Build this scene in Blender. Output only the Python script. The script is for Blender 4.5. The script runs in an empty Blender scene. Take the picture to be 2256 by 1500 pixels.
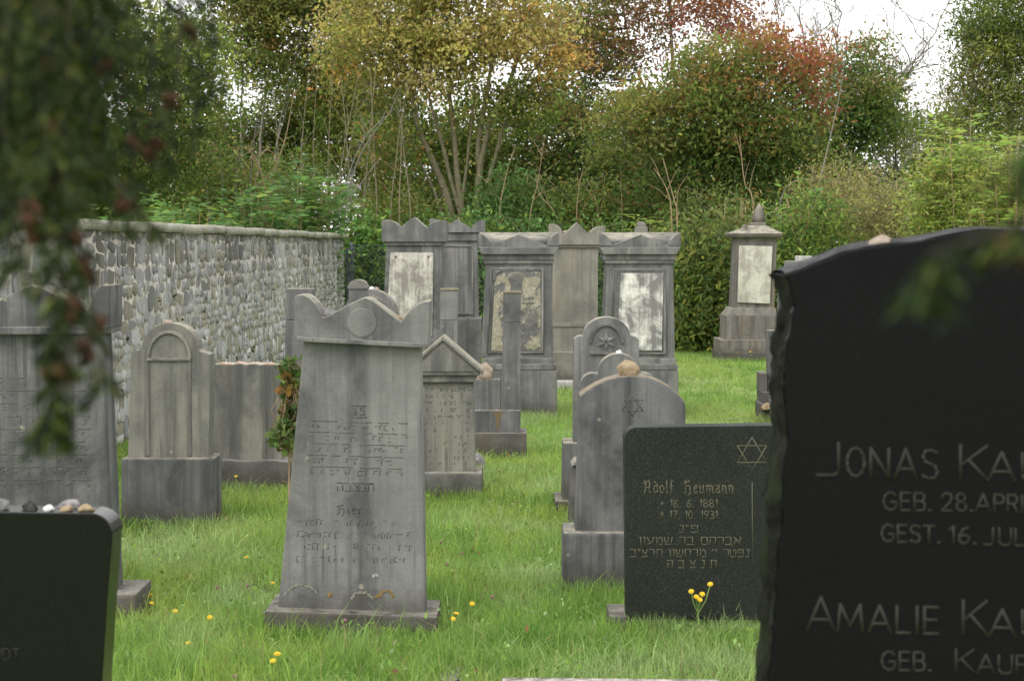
import bpy, bmesh, math, random
import numpy as np
from mathutils import Vector, Matrix, noise as mnoise

random.seed(7)
rng = np.random.default_rng(11)
scene = bpy.context.scene
COL = scene.collection

# ------------------------------------------------------------------ camera
EYE, FPX, CX, CY = 1.6, 3900.0, 1128.0, 750.0
TILT = math.atan(212.0 / FPX)
CT, ST = math.cos(TILT), math.sin(TILT)
cam = bpy.data.cameras.new("camera")
cam.sensor_width = 36.0
cam.lens = FPX / 2256.0 * 36.0
cam.clip_start, cam.clip_end = 0.05, 3000.0
cam.dof.use_dof = True
cam.dof.focus_distance = 11.5
cam.dof.aperture_fstop = 9.5
cam.dof.aperture_blades = 7
cam_ob = bpy.data.objects.new("camera", cam)
COL.objects.link(cam_ob)
cam_ob.location = (0, 0, EYE)
cam_ob.rotation_euler = (math.pi / 2 - TILT, 0, 0)
scene.camera = cam_ob

# ------------------------------------------------------------------ overcast sky, sun, exposure
SUN_EL, SUN_AZ = 52.0, 215.0          # azimuth clockwise from +Y
world = bpy.data.worlds.new("World")
scene.world = world
world.use_nodes = True
wn = world.node_tree
wn.nodes.clear()
sky = wn.nodes.new("ShaderNodeTexSky")
sky.sky_type = 'NISHITA'
sky.sun_disc = False
sky.sun_elevation = math.radians(SUN_EL)
sky.sun_rotation = math.radians(SUN_AZ)
sky.dust_density = 4.0
sky.air_density = 1.0
hsv = wn.nodes.new("ShaderNodeHueSaturation")
hsv.inputs["Saturation"].default_value = 0.12       # cloud cover takes the blue out
bg = wn.nodes.new("ShaderNodeBackground")
bg.inputs["Strength"].default_value = 0.13
wo = wn.nodes.new("ShaderNodeOutputWorld")
wn.links.new(sky.outputs[0], hsv.inputs["Color"])
cloud = wn.nodes.new("ShaderNodeMix")                # even cloud deck over the sky
cloud.data_type = 'RGBA'
cloud.inputs[0].default_value = 0.72
cloud.inputs[7].default_value = (9.3, 9.25, 9.3, 1)
wn.links.new(hsv.outputs[0], cloud.inputs[6])
wn.links.new(cloud.outputs[2], bg.inputs["Color"])
wn.links.new(bg.outputs[0], wo.inputs["Surface"])

sun = bpy.data.lights.new("sun", 'SUN')
sun.energy = 0.9
sun.angle = math.radians(35)
sun.color = (1.0, 0.97, 0.92)
sun_ob = bpy.data.objects.new("sun", sun)
COL.objects.link(sun_ob)
_az, _el = math.radians(SUN_AZ), math.radians(SUN_EL)
sdir = Vector((math.sin(_az) * math.cos(_el), math.cos(_az) * math.cos(_el), math.sin(_el)))
sun_ob.rotation_euler = sdir.to_track_quat('Z', 'Y').to_euler()
sun_ob.location = (-6, -8, 14)

scene.view_settings.view_transform = 'Standard'
scene.view_settings.look = 'None'
scene.view_settings.gamma = 1.0
scene.view_settings.use_curve_mapping = False
scene.view_settings.exposure = 0.85
scene.cycles.max_bounces = 8
scene.cycles.transparent_max_bounces = 8
scene.cycles.use_denoising = True

# ------------------------------------------------------------------ measuring helpers
def W(px, py, d):
    u, v = (px - CX) / FPX, (CY - py) / FPX
    k = d / (CT + v * ST)
    return Vector((u * k, d, EYE + k * (-ST + v * CT)))

def depth_of(py, z=0.0):
    v = (CY - py) / FPX
    k = (EYE - z) / (ST - v * CT)
    return k * (CT + v * ST)

def mpp(d):
    return d / FPX

def ground_z(x, y):
    return 0.03 * math.sin(x * 0.9 + 1.3) * math.sin(y * 0.55) + 0.015 * math.sin(x * 2.3 + y * 1.7)

def ground_z_np(x, y):
    return 0.03 * np.sin(x * 0.9 + 1.3) * np.sin(y * 0.55) + 0.015 * np.sin(x * 2.3 + y * 1.7)

# ------------------------------------------------------------------ object helpers
def tag(o, label=None, cat=None, group=None, kind=None):
    if label: o["label"] = label
    if cat: o["category"] = cat
    if group: o["group"] = group
    if kind: o["kind"] = kind
    return o

def thing(name, label, cat, loc=(0, 0, 0), group=None):
    o = bpy.data.objects.new(name, None)
    o.empty_display_size = 0.1
    COL.objects.link(o)
    o.location = loc
    return tag(o, label, cat, group)

def link(name, me, mat=None, parent=None, label=None):
    o = bpy.data.objects.new(name, me)
    COL.objects.link(o)
    if mat is not None and len(me.materials) == 0:
        me.materials.append(mat)
    if parent is not None: o.parent = parent
    if label: o["label"] = label
    return o

def np_mesh(name, verts, faces_n, idx, tint=None, smooth=False):
    """verts (N,3); faces_n: vertex count of each face; idx: flat vertex indices."""
    me = bpy.data.meshes.new(name)
    verts = np.asarray(verts, dtype=np.float32)
    me.vertices.add(len(verts))
    me.vertices.foreach_set("co", verts.ravel())
    faces_n = np.asarray(faces_n, dtype=np.int32)
    idx = np.asarray(idx, dtype=np.int32)
    me.loops.add(len(idx))
    me.loops.foreach_set("vertex_index", idx)
    me.polygons.add(len(faces_n))
    st = np.concatenate([[0], np.cumsum(faces_n)[:-1]]).astype(np.int32)
    me.polygons.foreach_set("loop_start", st)
    if smooth:
        me.polygons.foreach_set("use_smooth", np.ones(len(faces_n), dtype=bool))
    me.update(calc_edges=True)
    if tint is not None:
        a = me.color_attributes.new("tint", 'FLOAT_COLOR', 'POINT')
        c = np.ones((len(verts), 4), dtype=np.float32)
        c[:, :3] = tint
        a.data.foreach_set("color", c.ravel())
    return me

class MB:
    """collects boxes, tubes and other pieces of ONE object"""
    def __init__(s): s.v, s.f = [], []
    def poly(s, verts, faces):
        b = len(s.v)
        s.v.extend([tuple(p) for p in verts])
        s.f.extend([tuple(i + b for i in f) for f in faces])
    def box(s, x0, x1, y0, y1, z0, z1):
        s.poly([(x0,y0,z0),(x1,y0,z0),(x1,y1,z0),(x0,y1,z0),(x0,y0,z1),(x1,y0,z1),(x1,y1,z1),(x0,y1,z1)],
               [(0,3,2,1),(4,5,6,7),(0,1,5,4),(1,2,6,5),(2,3,7,6),(3,0,4,7)])
    def tube(s, pts, rad, n=5, cap=True):
        pts = [Vector(p) for p in pts]
        b = len(s.v)
        m = len(pts)
        for i, p in enumerate(pts):
            t = (pts[min(i + 1, m - 1)] - pts[max(i - 1, 0)])
            if t.length < 1e-9: t = Vector((0, 0, 1))
            t.normalize()
            a = Vector((1, 0, 0)) if abs(t.x) < 0.8 else Vector((0, 1, 0))
            e1 = t.cross(a).normalized(); e2 = t.cross(e1)
            r = rad[i] if isinstance(rad, (list, tuple)) else rad
            for k in range(n):
                an = 2 * math.pi * k / n
                s.v.append(tuple(p + e1 * (r * math.cos(an)) + e2 * (r * math.sin(an))))
        for i in range(m - 1):
            for k in range(n):
                k2 = (k + 1) % n
                s.f.append((b + i*n + k, b + i*n + k2, b + (i+1)*n + k2, b + (i+1)*n + k))
        if cap:
            s.f.append(tuple(b + k for k in reversed(range(n))))
            s.f.append(tuple(b + (m-1)*n + k for k in range(n)))
    def build(s, name, mat, parent=None, smooth=False, label=None):
        me = np_mesh(name, np.array(s.v, dtype=np.float32).reshape(-1, 3), [len(f) for f in s.f],
                     [i for f in s.f for i in f], smooth=smooth)
        return link(name, me, mat, parent, label)

# ------------------------------------------------------------------ materials
def lin(r, g, b):
    def f(c):
        c /= 255.0
        return c / 12.92 if c <= 0.04045 else ((c + 0.055) / 1.055) ** 2.4
    return (f(r), f(g), f(b), 1.0)

class NT:
    def __init__(s, name):
        s.m = bpy.data.materials.new(name); s.m.use_nodes = True
        s.t = s.m.node_tree; s.t.nodes.clear()
        s.out = s.n("ShaderNodeOutputMaterial")
        s.b = s.n("ShaderNodeBsdfPrincipled")
        s.l(s.b.outputs[0], s.out.inputs["Surface"])
    def n(s, k, **kw):
        x = s.t.nodes.new(k)
        for a, v in kw.items(): setattr(x, a, v)
        return x
    def l(s, a, b): s.t.links.new(a, b)
    def noise(s, vec, scale, detail=5, rough=0.55, dist=0.0):
        x = s.n("ShaderNodeTexNoise")
        x.inputs["Scale"].default_value = scale; x.inputs["Detail"].default_value = detail
        x.inputs["Roughness"].default_value = rough; x.inputs["Distortion"].default_value = dist
        s.l(vec, x.inputs["Vector"]); return x.outputs["Fac"]
    def ramp(s, fac, lo, hi, a=0.0, b=1.0):
        x = s.n("ShaderNodeMapRange"); x.inputs["From Min"].default_value = lo; x.inputs["From Max"].default_value = hi
        x.inputs["To Min"].default_value = a; x.inputs["To Max"].default_value = b
        s.l(fac, x.inputs["Value"]); return x.outputs["Result"]
    def mix(s, fac, a, b, mode='MIX'):
        x = s.n("ShaderNodeMix", data_type='RGBA', blend_type=mode)
        for val, inp in ((fac, x.inputs[0]), (a, x.inputs[6]), (b, x.inputs[7])):
            if hasattr(val, "is_linked") or hasattr(val, "links"): s.l(val, inp)
            else: inp.default_value = val
        return x.outputs[2]
    def math(s, op, a, b=None):
        x = s.n("ShaderNodeMath", operation=op)
        for val, inp in ((a, x.inputs[0]), (b, x.inputs[1])):
            if val is None: continue
            if hasattr(val, "links"): s.l(val, inp)
            else: inp.default_value = val
        return x.outputs[0]
    def scaled(s, vec, sc):
        x = s.n("ShaderNodeMapping"); x.inputs["Scale"].default_value = sc
        s.l(vec, x.inputs["Vector"]); return x.outputs[0]
    def objvec(s):
        tc = s.n("ShaderNodeTexCoord"); oi = s.n("ShaderNodeObjectInfo")
        k = s.math('MULTIPLY', oi.outputs["Random"], 61.0)
        cb = s.n("ShaderNodeCombineXYZ")
        s.l(k, cb.inputs[0]); s.l(k, cb.inputs[1]); s.l(k, cb.inputs[2])
        ad = s.n("ShaderNodeVectorMath", operation='ADD')
        s.l(tc.outputs["Object"], ad.inputs[0]); s.l(cb.outputs[0], ad.inputs[1])
        s.rand = oi.outputs["Random"]
        return ad.outputs[0]
    def bump(s, h, strength, dist):
        x = s.n("ShaderNodeBump"); x.inputs["Strength"].default_value = strength
        x.inputs["Distance"].default_value = dist
        s.l(h, x.inputs["Height"]); s.l(x.outputs[0], s.b.inputs["Normal"])

def weathered(name, dark, mid, pale, streak=0.6, warm=None, warm_amt=0.35, lichen=(0.36, 0.33, 0.24, 1),
              top_amt=0.75, spots=0.25, rough=0.88, bump=0.35):
    m = NT(name)
    v = m.objvec()
    big = m.noise(v, 3.2, 7, 0.66, 0.5)
    c = m.mix(m.ramp(big, 0.36, 0.64), dark, pale)
    c = m.mix(0.25, c, mid)
    sv = m.scaled(v, (11, 11, 0.55))
    st = m.noise(sv, 1.0, 6, 0.62)
    c = m.mix(m.math('MULTIPLY', m.ramp(st, 0.47, 0.60), streak), c, dark)
    st2 = m.noise(m.scaled(v, (5, 5, 0.35)), 1.0, 4, 0.5)
    c = m.mix(m.math('MULTIPLY', m.ramp(st2, 0.50, 0.64), streak * 0.8), c, pale)
    if warm:
        w1 = m.noise(m.scaled(v, (4, 4, 0.5)), 1.3, 4, 0.5)
        c = m.mix(m.math('MULTIPLY', m.ramp(w1, 0.5, 0.68), warm_amt), c, warm)
    fine = m.noise(v, 90, 4, 0.7)
    c = m.mix(m.ramp(fine, 0.3, 0.75, 0.0, 0.22), c, (0.02, 0.02, 0.02, 1), 'MIX')
    # hard dark runs and splash dirt from the soil
    st3 = m.noise(m.scaled(v, (26, 26, .8)), 1.0, 5, .7)
    c = m.mix(m.math('MULTIPLY', m.math('MULTIPLY', m.ramp(st3, .53, .63), m.ramp(big, .40, .62)), streak * .9), c, (dark[0]*.55, dark[1]*.55, dark[2]*.55, 1))
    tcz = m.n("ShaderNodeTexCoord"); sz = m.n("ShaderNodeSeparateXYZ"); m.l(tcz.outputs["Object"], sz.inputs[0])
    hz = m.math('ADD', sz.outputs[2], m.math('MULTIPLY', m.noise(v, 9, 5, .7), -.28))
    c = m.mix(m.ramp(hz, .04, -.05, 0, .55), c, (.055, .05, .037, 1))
    # pale and ochre lichen, thickest on the tops
    g = m.n("ShaderNodeNewGeometry"); sep = m.n("ShaderNodeSeparateXYZ")
    m.l(g.outputs["Normal"], sep.inputs[0])
    ln = m.noise(v, 14, 5, 0.65)
    topm = m.math('MULTIPLY', m.ramp(sep.outputs[2], 0.35, 0.8), m.ramp(ln, 0.36, 0.6))
    c = m.mix(m.math('MULTIPLY', topm, top_amt), c, lichen)
    vo = m.n("ShaderNodeTexVoronoi"); vo.inputs["Scale"].default_value = 13
    m.l(v, vo.inputs["Vector"])
    sc = m.n("ShaderNodeSeparateColor"); m.l(vo.outputs["Color"], sc.inputs[0])
    sp = m.math('MULTIPLY', m.ramp(sc.outputs[0], 1.0 - spots * 0.6, 1.0 - spots * 0.6 + 0.02),
                m.ramp(m.math("ADD", vo.outputs["Distance"], m.math("MULTIPLY", ln, .5)), 0.40, 0.30))
    sp = m.math('MULTIPLY', sp, m.ramp(fine, 0.4, 0.55))
    c = m.mix(m.math('MULTIPLY', sp, 0.7), c, lichen)
    m.l(c, m.b.inputs["Base Color"])
    m.b.inputs["Roughness"].default_value = rough
    m.b.inputs["Specular IOR Level"].default_value = .2
    h = m.math('ADD', m.math('MULTIPLY', m.noise(v, 22, 6, 0.65), 1.0), m.math('MULTIPLY', fine, 0.5))
    m.bump(h, bump, 0.006)
    return m.m

def g3(v, r=1.0, b=1.0): return (v * r * .995 * .69, v * .69, v * b * .985 * .69, 1)

M = {}
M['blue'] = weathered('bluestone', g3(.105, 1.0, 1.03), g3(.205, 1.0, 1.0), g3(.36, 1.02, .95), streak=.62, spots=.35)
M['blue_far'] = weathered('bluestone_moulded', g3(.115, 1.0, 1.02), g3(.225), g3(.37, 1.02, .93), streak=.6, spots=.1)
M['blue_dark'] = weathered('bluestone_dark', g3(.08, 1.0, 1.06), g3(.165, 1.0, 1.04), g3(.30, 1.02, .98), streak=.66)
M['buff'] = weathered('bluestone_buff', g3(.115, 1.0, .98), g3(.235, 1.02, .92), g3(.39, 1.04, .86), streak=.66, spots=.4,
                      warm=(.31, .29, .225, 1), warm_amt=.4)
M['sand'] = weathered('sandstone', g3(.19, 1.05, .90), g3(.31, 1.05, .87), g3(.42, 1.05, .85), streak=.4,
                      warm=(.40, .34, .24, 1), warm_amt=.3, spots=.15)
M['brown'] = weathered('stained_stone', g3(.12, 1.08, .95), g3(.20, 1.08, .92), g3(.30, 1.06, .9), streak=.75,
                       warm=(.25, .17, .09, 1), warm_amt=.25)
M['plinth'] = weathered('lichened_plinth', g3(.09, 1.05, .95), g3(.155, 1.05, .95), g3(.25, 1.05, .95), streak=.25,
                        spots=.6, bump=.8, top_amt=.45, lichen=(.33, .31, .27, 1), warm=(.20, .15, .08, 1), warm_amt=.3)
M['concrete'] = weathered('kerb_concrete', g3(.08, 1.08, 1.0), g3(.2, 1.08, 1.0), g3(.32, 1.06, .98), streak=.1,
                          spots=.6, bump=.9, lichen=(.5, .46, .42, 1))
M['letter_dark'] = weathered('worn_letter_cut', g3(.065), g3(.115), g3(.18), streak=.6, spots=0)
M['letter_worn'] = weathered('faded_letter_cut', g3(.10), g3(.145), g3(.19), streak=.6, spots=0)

def marble(name, cover, thr, base=(.60, .575, .51, 1)):
    m = NT(name); v = m.objvec()
    n1 = m.noise(v, 5.5, 7, 0.68, 0.6)
    n2 = m.noise(m.scaled(v, (16, 16, 1.2)), 1.0, 6, 0.65)
    f = m.math('ADD', m.math('MULTIPLY', n1, 0.6), m.math('MULTIPLY', n2, 0.4))
    c = m.mix(m.ramp(f, thr - .07, thr + .07), base, cover)
    n3 = m.noise(v, 40, 5, 0.7)
    c = m.mix(m.ramp(n3, 0.5, 0.75, 0, .5), c, (.22, .20, .17, 1))
    m.l(c, m.b.inputs["Base Color"]); m.b.inputs["Roughness"].default_value = .6
    m.bump(n3, .2, .003)
    return m.m
M['marble'] = marble('marble_streaked', (.22, .205, .18, 1), .475)
M['marble_mottled'] = marble('marble_mottled', (.165, .16, .155, 1), .475, (.68, .66, .60, 1))
M['marble_pale'] = marble('marble_pale', (.30, .28, .23, 1), .51, (.52, .50, .43, 1))

def crust():
    m = NT('broken_mortar_bed'); v = m.objvec()
    n1 = m.noise(v, 6, 6, 0.6, 0.8)
    c = m.mix(m.ramp(n1, .46, .53), (.14, .135, .13, 1), (.37, .34, .25, 1))
    n2 = m.noise(v, 45, 5, .7)
    c = m.mix(m.ramp(n2, .35, .65, 0, .55), c, (.07, .068, .065, 1))
    m.l(c, m.b.inputs["Base Color"]); m.b.inputs["Roughness"].default_value = .95
    m.bump(n2, .9, .01); return m.m
M['crust'] = crust()

def granite(name, base, speck, rough, amt=.5, scale=260, spec=.3):
    m = NT(name); v = m.objvec()
    n = m.noise(v, scale, 3, .7)
    c = m.mix(m.ramp(n, .50, .72, 0, amt), base, speck)
    n2 = m.noise(v, 3, 4, .5)
    c = m.mix(m.ramp(n2, .35, .7, 0, .35), c, (base[0] * .5, base[1] * .5, base[2] * .5, 1))
    m.l(c, m.b.inputs["Base Color"])
    m.l(m.ramp(n2, .3, .7, rough * .8, rough * 1.25), m.b.inputs["Roughness"])
    m.b.inputs["Specular IOR Level"].default_value = spec
    return m.m
M['black'] = granite('polished_black_granite', (.0062, .0064, .007, 1), (.014, .0142, .0148, 1), .40, spec=.075)
M['black_left'] = granite('polished_dark_granite', (.006, .007, .0065, 1), (.022, .026, .024, 1), .2, spec=.22)
M['granite'] = granite('dark_green_granite', (.0155, .019, .015, 1), (.08, .085, .068, 1), .55, .7, 170, spec=.12)
M['letter_gold'] = granite('dull_gilt_letters', (.105, .098, .068, 1), (.15, .14, .098, 1), .8, spec=.05)
M['letter_grey'] = granite('grey_cut_letters', (.033, .031, .0265, 1), (.048, .046, .040, 1), .7, spec=.05)

def rough_rock(name, a, b, moss=None, scale=18):
    m = NT(name); v = m.objvec()
    n = m.noise(v, scale, 6, .65)
    c = m.mix(m.ramp(n, .35, .65), a, b)
    if moss:
        c = m.mix(m.ramp(m.noise(v, 9, 4, .6), .45, .62, 0, .85), c, moss)
    m.l(c, m.b.inputs["Base Color"]); m.b.inputs["Roughness"].default_value = .92; m.b.inputs["Specular IOR Level"].default_value = .1
    m.bump(m.noise(v, 60, 6, .7), .8, .006); return m.m
M['broken'] = rough_rock('broken_granite_edge', (.002, .002, .002, 1), (.016, .017, .013, 1), (.016, .021, .009, 1), 22)
M['broken_top'] = rough_rock('rough_top_edge', (.02, .02, .02, 1), (.09, .09, .093, 1), None, 30)
M['rock_tan'] = rough_rock('tan_pebble', (.20, .145, .085, 1), (.36, .285, .19, 1), None, 22)
M['rock_pink'] = rough_rock('pink_pebble', (.24, .19, .15, 1), (.36, .30, .245, 1), None, 24)
M['rock_white'] = rough_rock('white_pebble', (.58, .57, .54, 1), (.72, .71, .68, 1), None, 40)
M['rock_grey'] = rough_rock('grey_pebble', (.12, .117, .113, 1), (.26, .25, .24, 1), None, 30)
M['rock_dark'] = rough_rock('dark_pebble', (.015, .0145, .014, 1), (.07, .067, .063, 1), None, 60)
M['mortar'] = rough_rock('wall_mortar', (.34, .325, .28, 1), (.50, .475, .41, 1), (.22, .21, .18, 1), 8)
M['coping'] = rough_rock('coping_concrete', (.22, .215, .18, 1), (.36, .35, .30, 1), (.26, .26, .19, 1), 10)
M['moss'] = rough_rock('moss', (.06, .08, .015, 1), (.11, .12, .03, 1), None, 40)

def wallstone():
    m = NT('rubble_limestone'); v = m.objvec()
    g = m.n("ShaderNodeNewGeometry")
    r = m.math('FRACT', m.math('ADD', m.math('MULTIPLY', m.rand, 7.31), g.outputs["Random Per Island"]))
    a = m.mix(m.ramp(r, .0, 1.0), (.29, .295, .305, 1), (.64, .64, .635, 1))
    r2 = m.math('FRACT', m.math('MULTIPLY', r, 13.7))
    a = m.mix(m.ramp(r2, .7, .78), a, (.36, .33, .26, 1))
    n = m.noise(v, 9, 6, .65, .5)
    a = m.mix(m.ramp(n, .45, .68, 0, .6), a, (.16, .155, .14, 1))
    n2 = m.noise(v, 24, 5, .7)
    a = m.mix(m.ramp(n2, .56, .72, 0, .8), a, (.66, .65, .62, 1))
    # runs of dark weathering below the coping
    vs = m.noise(m.scaled(v, (30, 30, 6)), 1.0, 5, .7)
    a = m.mix(m.ramp(vs, .5, .62, 0, .38), a, (.13, .125, .12, 1))
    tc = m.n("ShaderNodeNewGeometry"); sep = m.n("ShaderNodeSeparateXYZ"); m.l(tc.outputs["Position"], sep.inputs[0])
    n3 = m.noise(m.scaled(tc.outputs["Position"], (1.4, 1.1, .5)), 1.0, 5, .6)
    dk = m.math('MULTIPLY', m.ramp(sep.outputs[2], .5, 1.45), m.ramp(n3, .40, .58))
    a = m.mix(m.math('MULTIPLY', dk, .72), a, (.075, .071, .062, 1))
    m.l(a, m.b.inputs["Base Color"]); m.b.inputs["Roughness"].default_value = .9; m.b.inputs["Specular IOR Level"].default_value = .2
    m.bump(m.math('ADD', n2, n), .6, .02); return m.m
M['wallstone'] = wallstone()

def leafmat(name, trans=.35, rough=.55):
    m = NT(name)
    at = m.n("ShaderNodeAttribute", attribute_name="tint")
    m.l(at.outputs["Color"], m.b.inputs["Base Color"])
    m.b.inputs["Roughness"].default_value = rough
    m.b.inputs["Specular IOR Level"].default_value = .18
    tr = m.n("ShaderNodeBsdfTranslucent"); m.l(at.outputs["Color"], tr.inputs["Color"])
    mx = m.n("ShaderNodeMixShader"); mx.inputs[0].default_value = trans
    m.l(m.b.outputs[0], mx.inputs[1]); m.l(tr.outputs[0], mx.inputs[2])
    m.l(mx.outputs[0], m.out.inputs["Surface"])
    return m.m
M['leaf'] = leafmat('leaf', .58, .6)
M['grass'] = leafmat('grass_blade', .58, .5)
M['needle'] = leafmat('conifer_scale_leaf', .2, .6)

def plain(name, c, rough=.8, a2=None, scale=20):
    m = NT(name); v = m.objvec()
    m.l(m.mix(m.ramp(m.noise(v, scale, 5, .6), .35, .65), c, a2 or (c[0]*.6, c[1]*.6, c[2]*.6, 1)), m.b.inputs["Base Color"])
    m.b.inputs["Roughness"].default_value = rough
    return m.m
M['bark'] = plain('bark', (.22, .19, .115, 1), .9, (.12, .11, .065, 1), 12)
M['bark_grey'] = plain('grey_bark', (.23, .21, .175, 1), .9, (.14, .13, .11, 1), 12)
M['bark_tan'] = plain('tan_stem', (.36, .26, .15, 1), .9, (.24, .17, .10, 1), 12)
M['bark_dark'] = plain('dark_bark', (.045, .035, .028, 1), .9, (.03, .025, .02, 1), 12)
M['twig'] = plain('twig_bark', (.04, .03, .015, 1), .9, (.02, .03, .01, 1), 200)
M['cone'] = plain('cone_scale', (.15, .06, .025, 1), .8, (.05, .02, .01, 1), 300)
M['wire'] = plain('fence_wire', (.13, .17, .16, 1), .5)
M['post'] = plain('fence_post', (.11, .135, .15, 1), .5)
M['yellow'] = plain('yellow_petal', (.62, .44, .008, 1), .7, (.55, .34, .008, 1), 200)
M['pink'] = plain('pink_floret', (.36, .19, .20, 1), .8, (.24, .13, .12, 1), 200)
M['stem'] = plain('green_stem', (.20, .30, .08, 1), .7, (.15, .23, .05, 1))
M['render'] = plain('white_render', (.75, .74, .72, 1), .9, (.68, .67, .65, 1), 1)
M['greyrender'] = plain('grey_render', (.42, .40, .38, 1), .9, (.36, .35, .34, 1), 1)
M['tiles'] = plain('roof_tiles', (.19, .18, .18, 1), .8, (.14, .13, .13, 1), 3)
M['glass'] = plain('window_glass', (.03, .035, .04, 1), .1)

def soil():
    m = NT('turf_soil')
    g = m.n("ShaderNodeNewGeometry")
    n = m.noise(g.outputs["Position"], 1.7, 6, .6)
    c = m.mix(m.ramp(n, .35, .65), (.12, .19, .035, 1), (.17, .23, .05, 1))
    n2 = m.noise(g.outputs["Position"], 25, 5, .6)
    c = m.mix(m.ramp(n2, .55, .75, 0, .5), c, (.08, .075, .03, 1))
    m.l(c, m.b.inputs["Base Color"]); m.b.inputs["Roughness"].default_value = 1
    m.bump(n2, .6, .03); return m.m
M['soil'] = soil()
# ------------------------------------------------------------------ ground
def grid_axis(a):
    return np.array(a, dtype=np.float32)
xs = np.concatenate([[-900, -400, -150, -60, -30, -18], np.linspace(-12, 12, 97), [18, 30, 60, 150, 400, 900]])
ys = np.concatenate([[-300, -80, -20, -5], np.linspace(0, 40, 121), [50, 70, 110, 200, 400, 900, 1800]])
gx, gy = np.meshgrid(xs, ys)
gz = np.where((np.abs(gx) < 14) & (gy > -1) & (gy < 42), ground_z_np(gx, gy), 0.0)
nx, ny = len(xs), len(ys)
q = (np.arange(ny - 1)[:, None] * nx + np.arange(nx - 1)[None, :]).ravel()
idx = np.stack([q, q + 1, q + nx + 1, q + nx], 1).ravel()
o = link("ground", np_mesh("ground", np.stack([gx.ravel(), gy.ravel(), gz.ravel()], 1), np.full(len(q), 4), idx, smooth=True), M['soil'])
tag(o, "grassy soil of the cemetery ground", None, None, "structure")

# ------------------------------------------------------------------ stone building helpers
class Fr:
    """a standing stone: its front plane is at distance d, its origin on the ground below pixel column cx"""
    def __init__(s, cx, base_py=None, d=None):
        s.d = d if d is not None else depth_of(base_py)
        s.x0 = W(cx, 700, s.d).x
        s.loc = (s.x0, s.d, 0.0)
    def p(s, px, py, dy=0.0):
        w = W(px, py, s.d + dy)
        return (w.x - s.x0, w.z)
    def m(s, px): return px * s.d / FPX

def prism_mesh(name, pts, y0, y1, bevel=.006, seg=2):
    bm = bmesh.new()
    front = [bm.verts.new((x, y0, z)) for x, z in pts]
    back = [bm.verts.new((x, y1, z)) for x, z in pts]
    n = len(pts)
    bm.faces.new(front)
    bm.faces.new(list(reversed(back)))
    for i in range(n):
        j = (i + 1) % n
        bm.faces.new((front[j], front[i], back[i], back[j]))
    bmesh.ops.recalc_face_normals(bm, faces=bm.faces)
    if bevel > 0:
        es = [e for e in bm.edges if len(e.link_faces) == 2 and e.calc_face_angle(0) > .5]
        bmesh.ops.bevel(bm, geom=es, offset=bevel, segments=seg, profile=.6, affect='EDGES', clamp_overlap=True)
    me = bpy.data.meshes.new(name)
    bm.to_mesh(me); bm.free()
    return me

def prism(fr, name, mat, parent, pts, y0, y1, bevel=.007, label=None):
    loc = [fr.p(px, py, y0) for px, py in pts]
    return link(name, prism_mesh(name, loc, y0, y1, bevel), mat, parent, label)

def trap(fr, name, mat, parent, top, bot, y0, y1, bevel=.007, label=None):
    """top=(xl,xr,y), bot=(xl,xr,y) in photo measure"""
    return prism(fr, name, mat, parent, [(top[0], top[2]), (top[1], top[2]), (bot[1], bot[2]), (bot[0], bot[2])], y0, y1, bevel, label)

def frustum(fr, name, mat, parent, top, bot, depth_top, depth_bot, yc, bevel=.008):
    """four-sided piece with its own depth at top and bottom, centred on local y = yc"""
    bm = bmesh.new()
    def ring(xl, xr, py, dep):
        a = fr.p(xl, py, yc - dep / 2); b = fr.p(xr, py, yc - dep / 2)
        z = a[1]
        return [bm.verts.new(v) for v in ((a[0], yc - dep/2, z), (b[0], yc - dep/2, z), (b[0], yc + dep/2, z), (a[0], yc + dep/2, z))]
    t, b = ring(*top, depth_top), ring(*bot, depth_bot)
    bm.faces.new(t); bm.faces.new(list(reversed(b)))
    for i in range(4):
        j = (i + 1) % 4
        bm.faces.new((b[i], b[j], t[j], t[i]))
    bmesh.ops.recalc_face_normals(bm, faces=bm.faces)
    if bevel > 0:
        bmesh.ops.bevel(bm, geom=list(bm.edges), offset=bevel, segments=2, profile=.6, affect='EDGES', clamp_overlap=True)
    me = bpy.data.meshes.new(name); bm.to_mesh(me); bm.free()
    return link(name, me, mat, parent)

def ring_frame(fr, name, mat, parent, outer, inner, y0, y1):
    """a raised moulding round a panel: outer/inner = 4 corner pixels each"""
    mb = MB()
    O = [fr.p(*p, y0) for p in outer]; I = [fr.p(*p, y0) for p in inner]
    v = [(x, y0, z) for x, z in O] + [(x, y0 + .004, z) for x, z in I] + [(x, y1, z) for x, z in O] + [(x, y1, z) for x, z in I]
    f = []
    for i in range(4):
        j = (i + 1) % 4
        f += [(i, j, 4 + j, 4 + i), (8 + i, 8 + j, j, i), (4 + i, 4 + j, 12 + j, 12 + i)]
    mb.poly(v, f)
    return mb.build(name, mat, parent)

def arc(cx, cy, rx, ry, a0, a1, n):
    return [(cx + rx * math.cos(math.radians(a0 + (a1 - a0) * i / n)), cy - ry * math.sin(math.radians(a0 + (a1 - a0) * i / n))) for i in range(n + 1)]

def arch_band(fr, name, mat, parent, cx, cy, r0x, r0y, r1x, r1y, y0, y1, a0=0, a1=180, n=22):
    return prism(fr, name, mat, parent, arc(cx, cy, r1x, r1y, a0, a1, n) + arc(cx, cy, r0x, r0y, a1, a0, n), y0, y1, .003)

def disc(fr, name, mat, parent, cx, cy, r, y0, y1):
    return prism(fr, name, mat, parent, arc(cx, cy, r, r, 0, 345, 23), y0, y1, .006)

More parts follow.
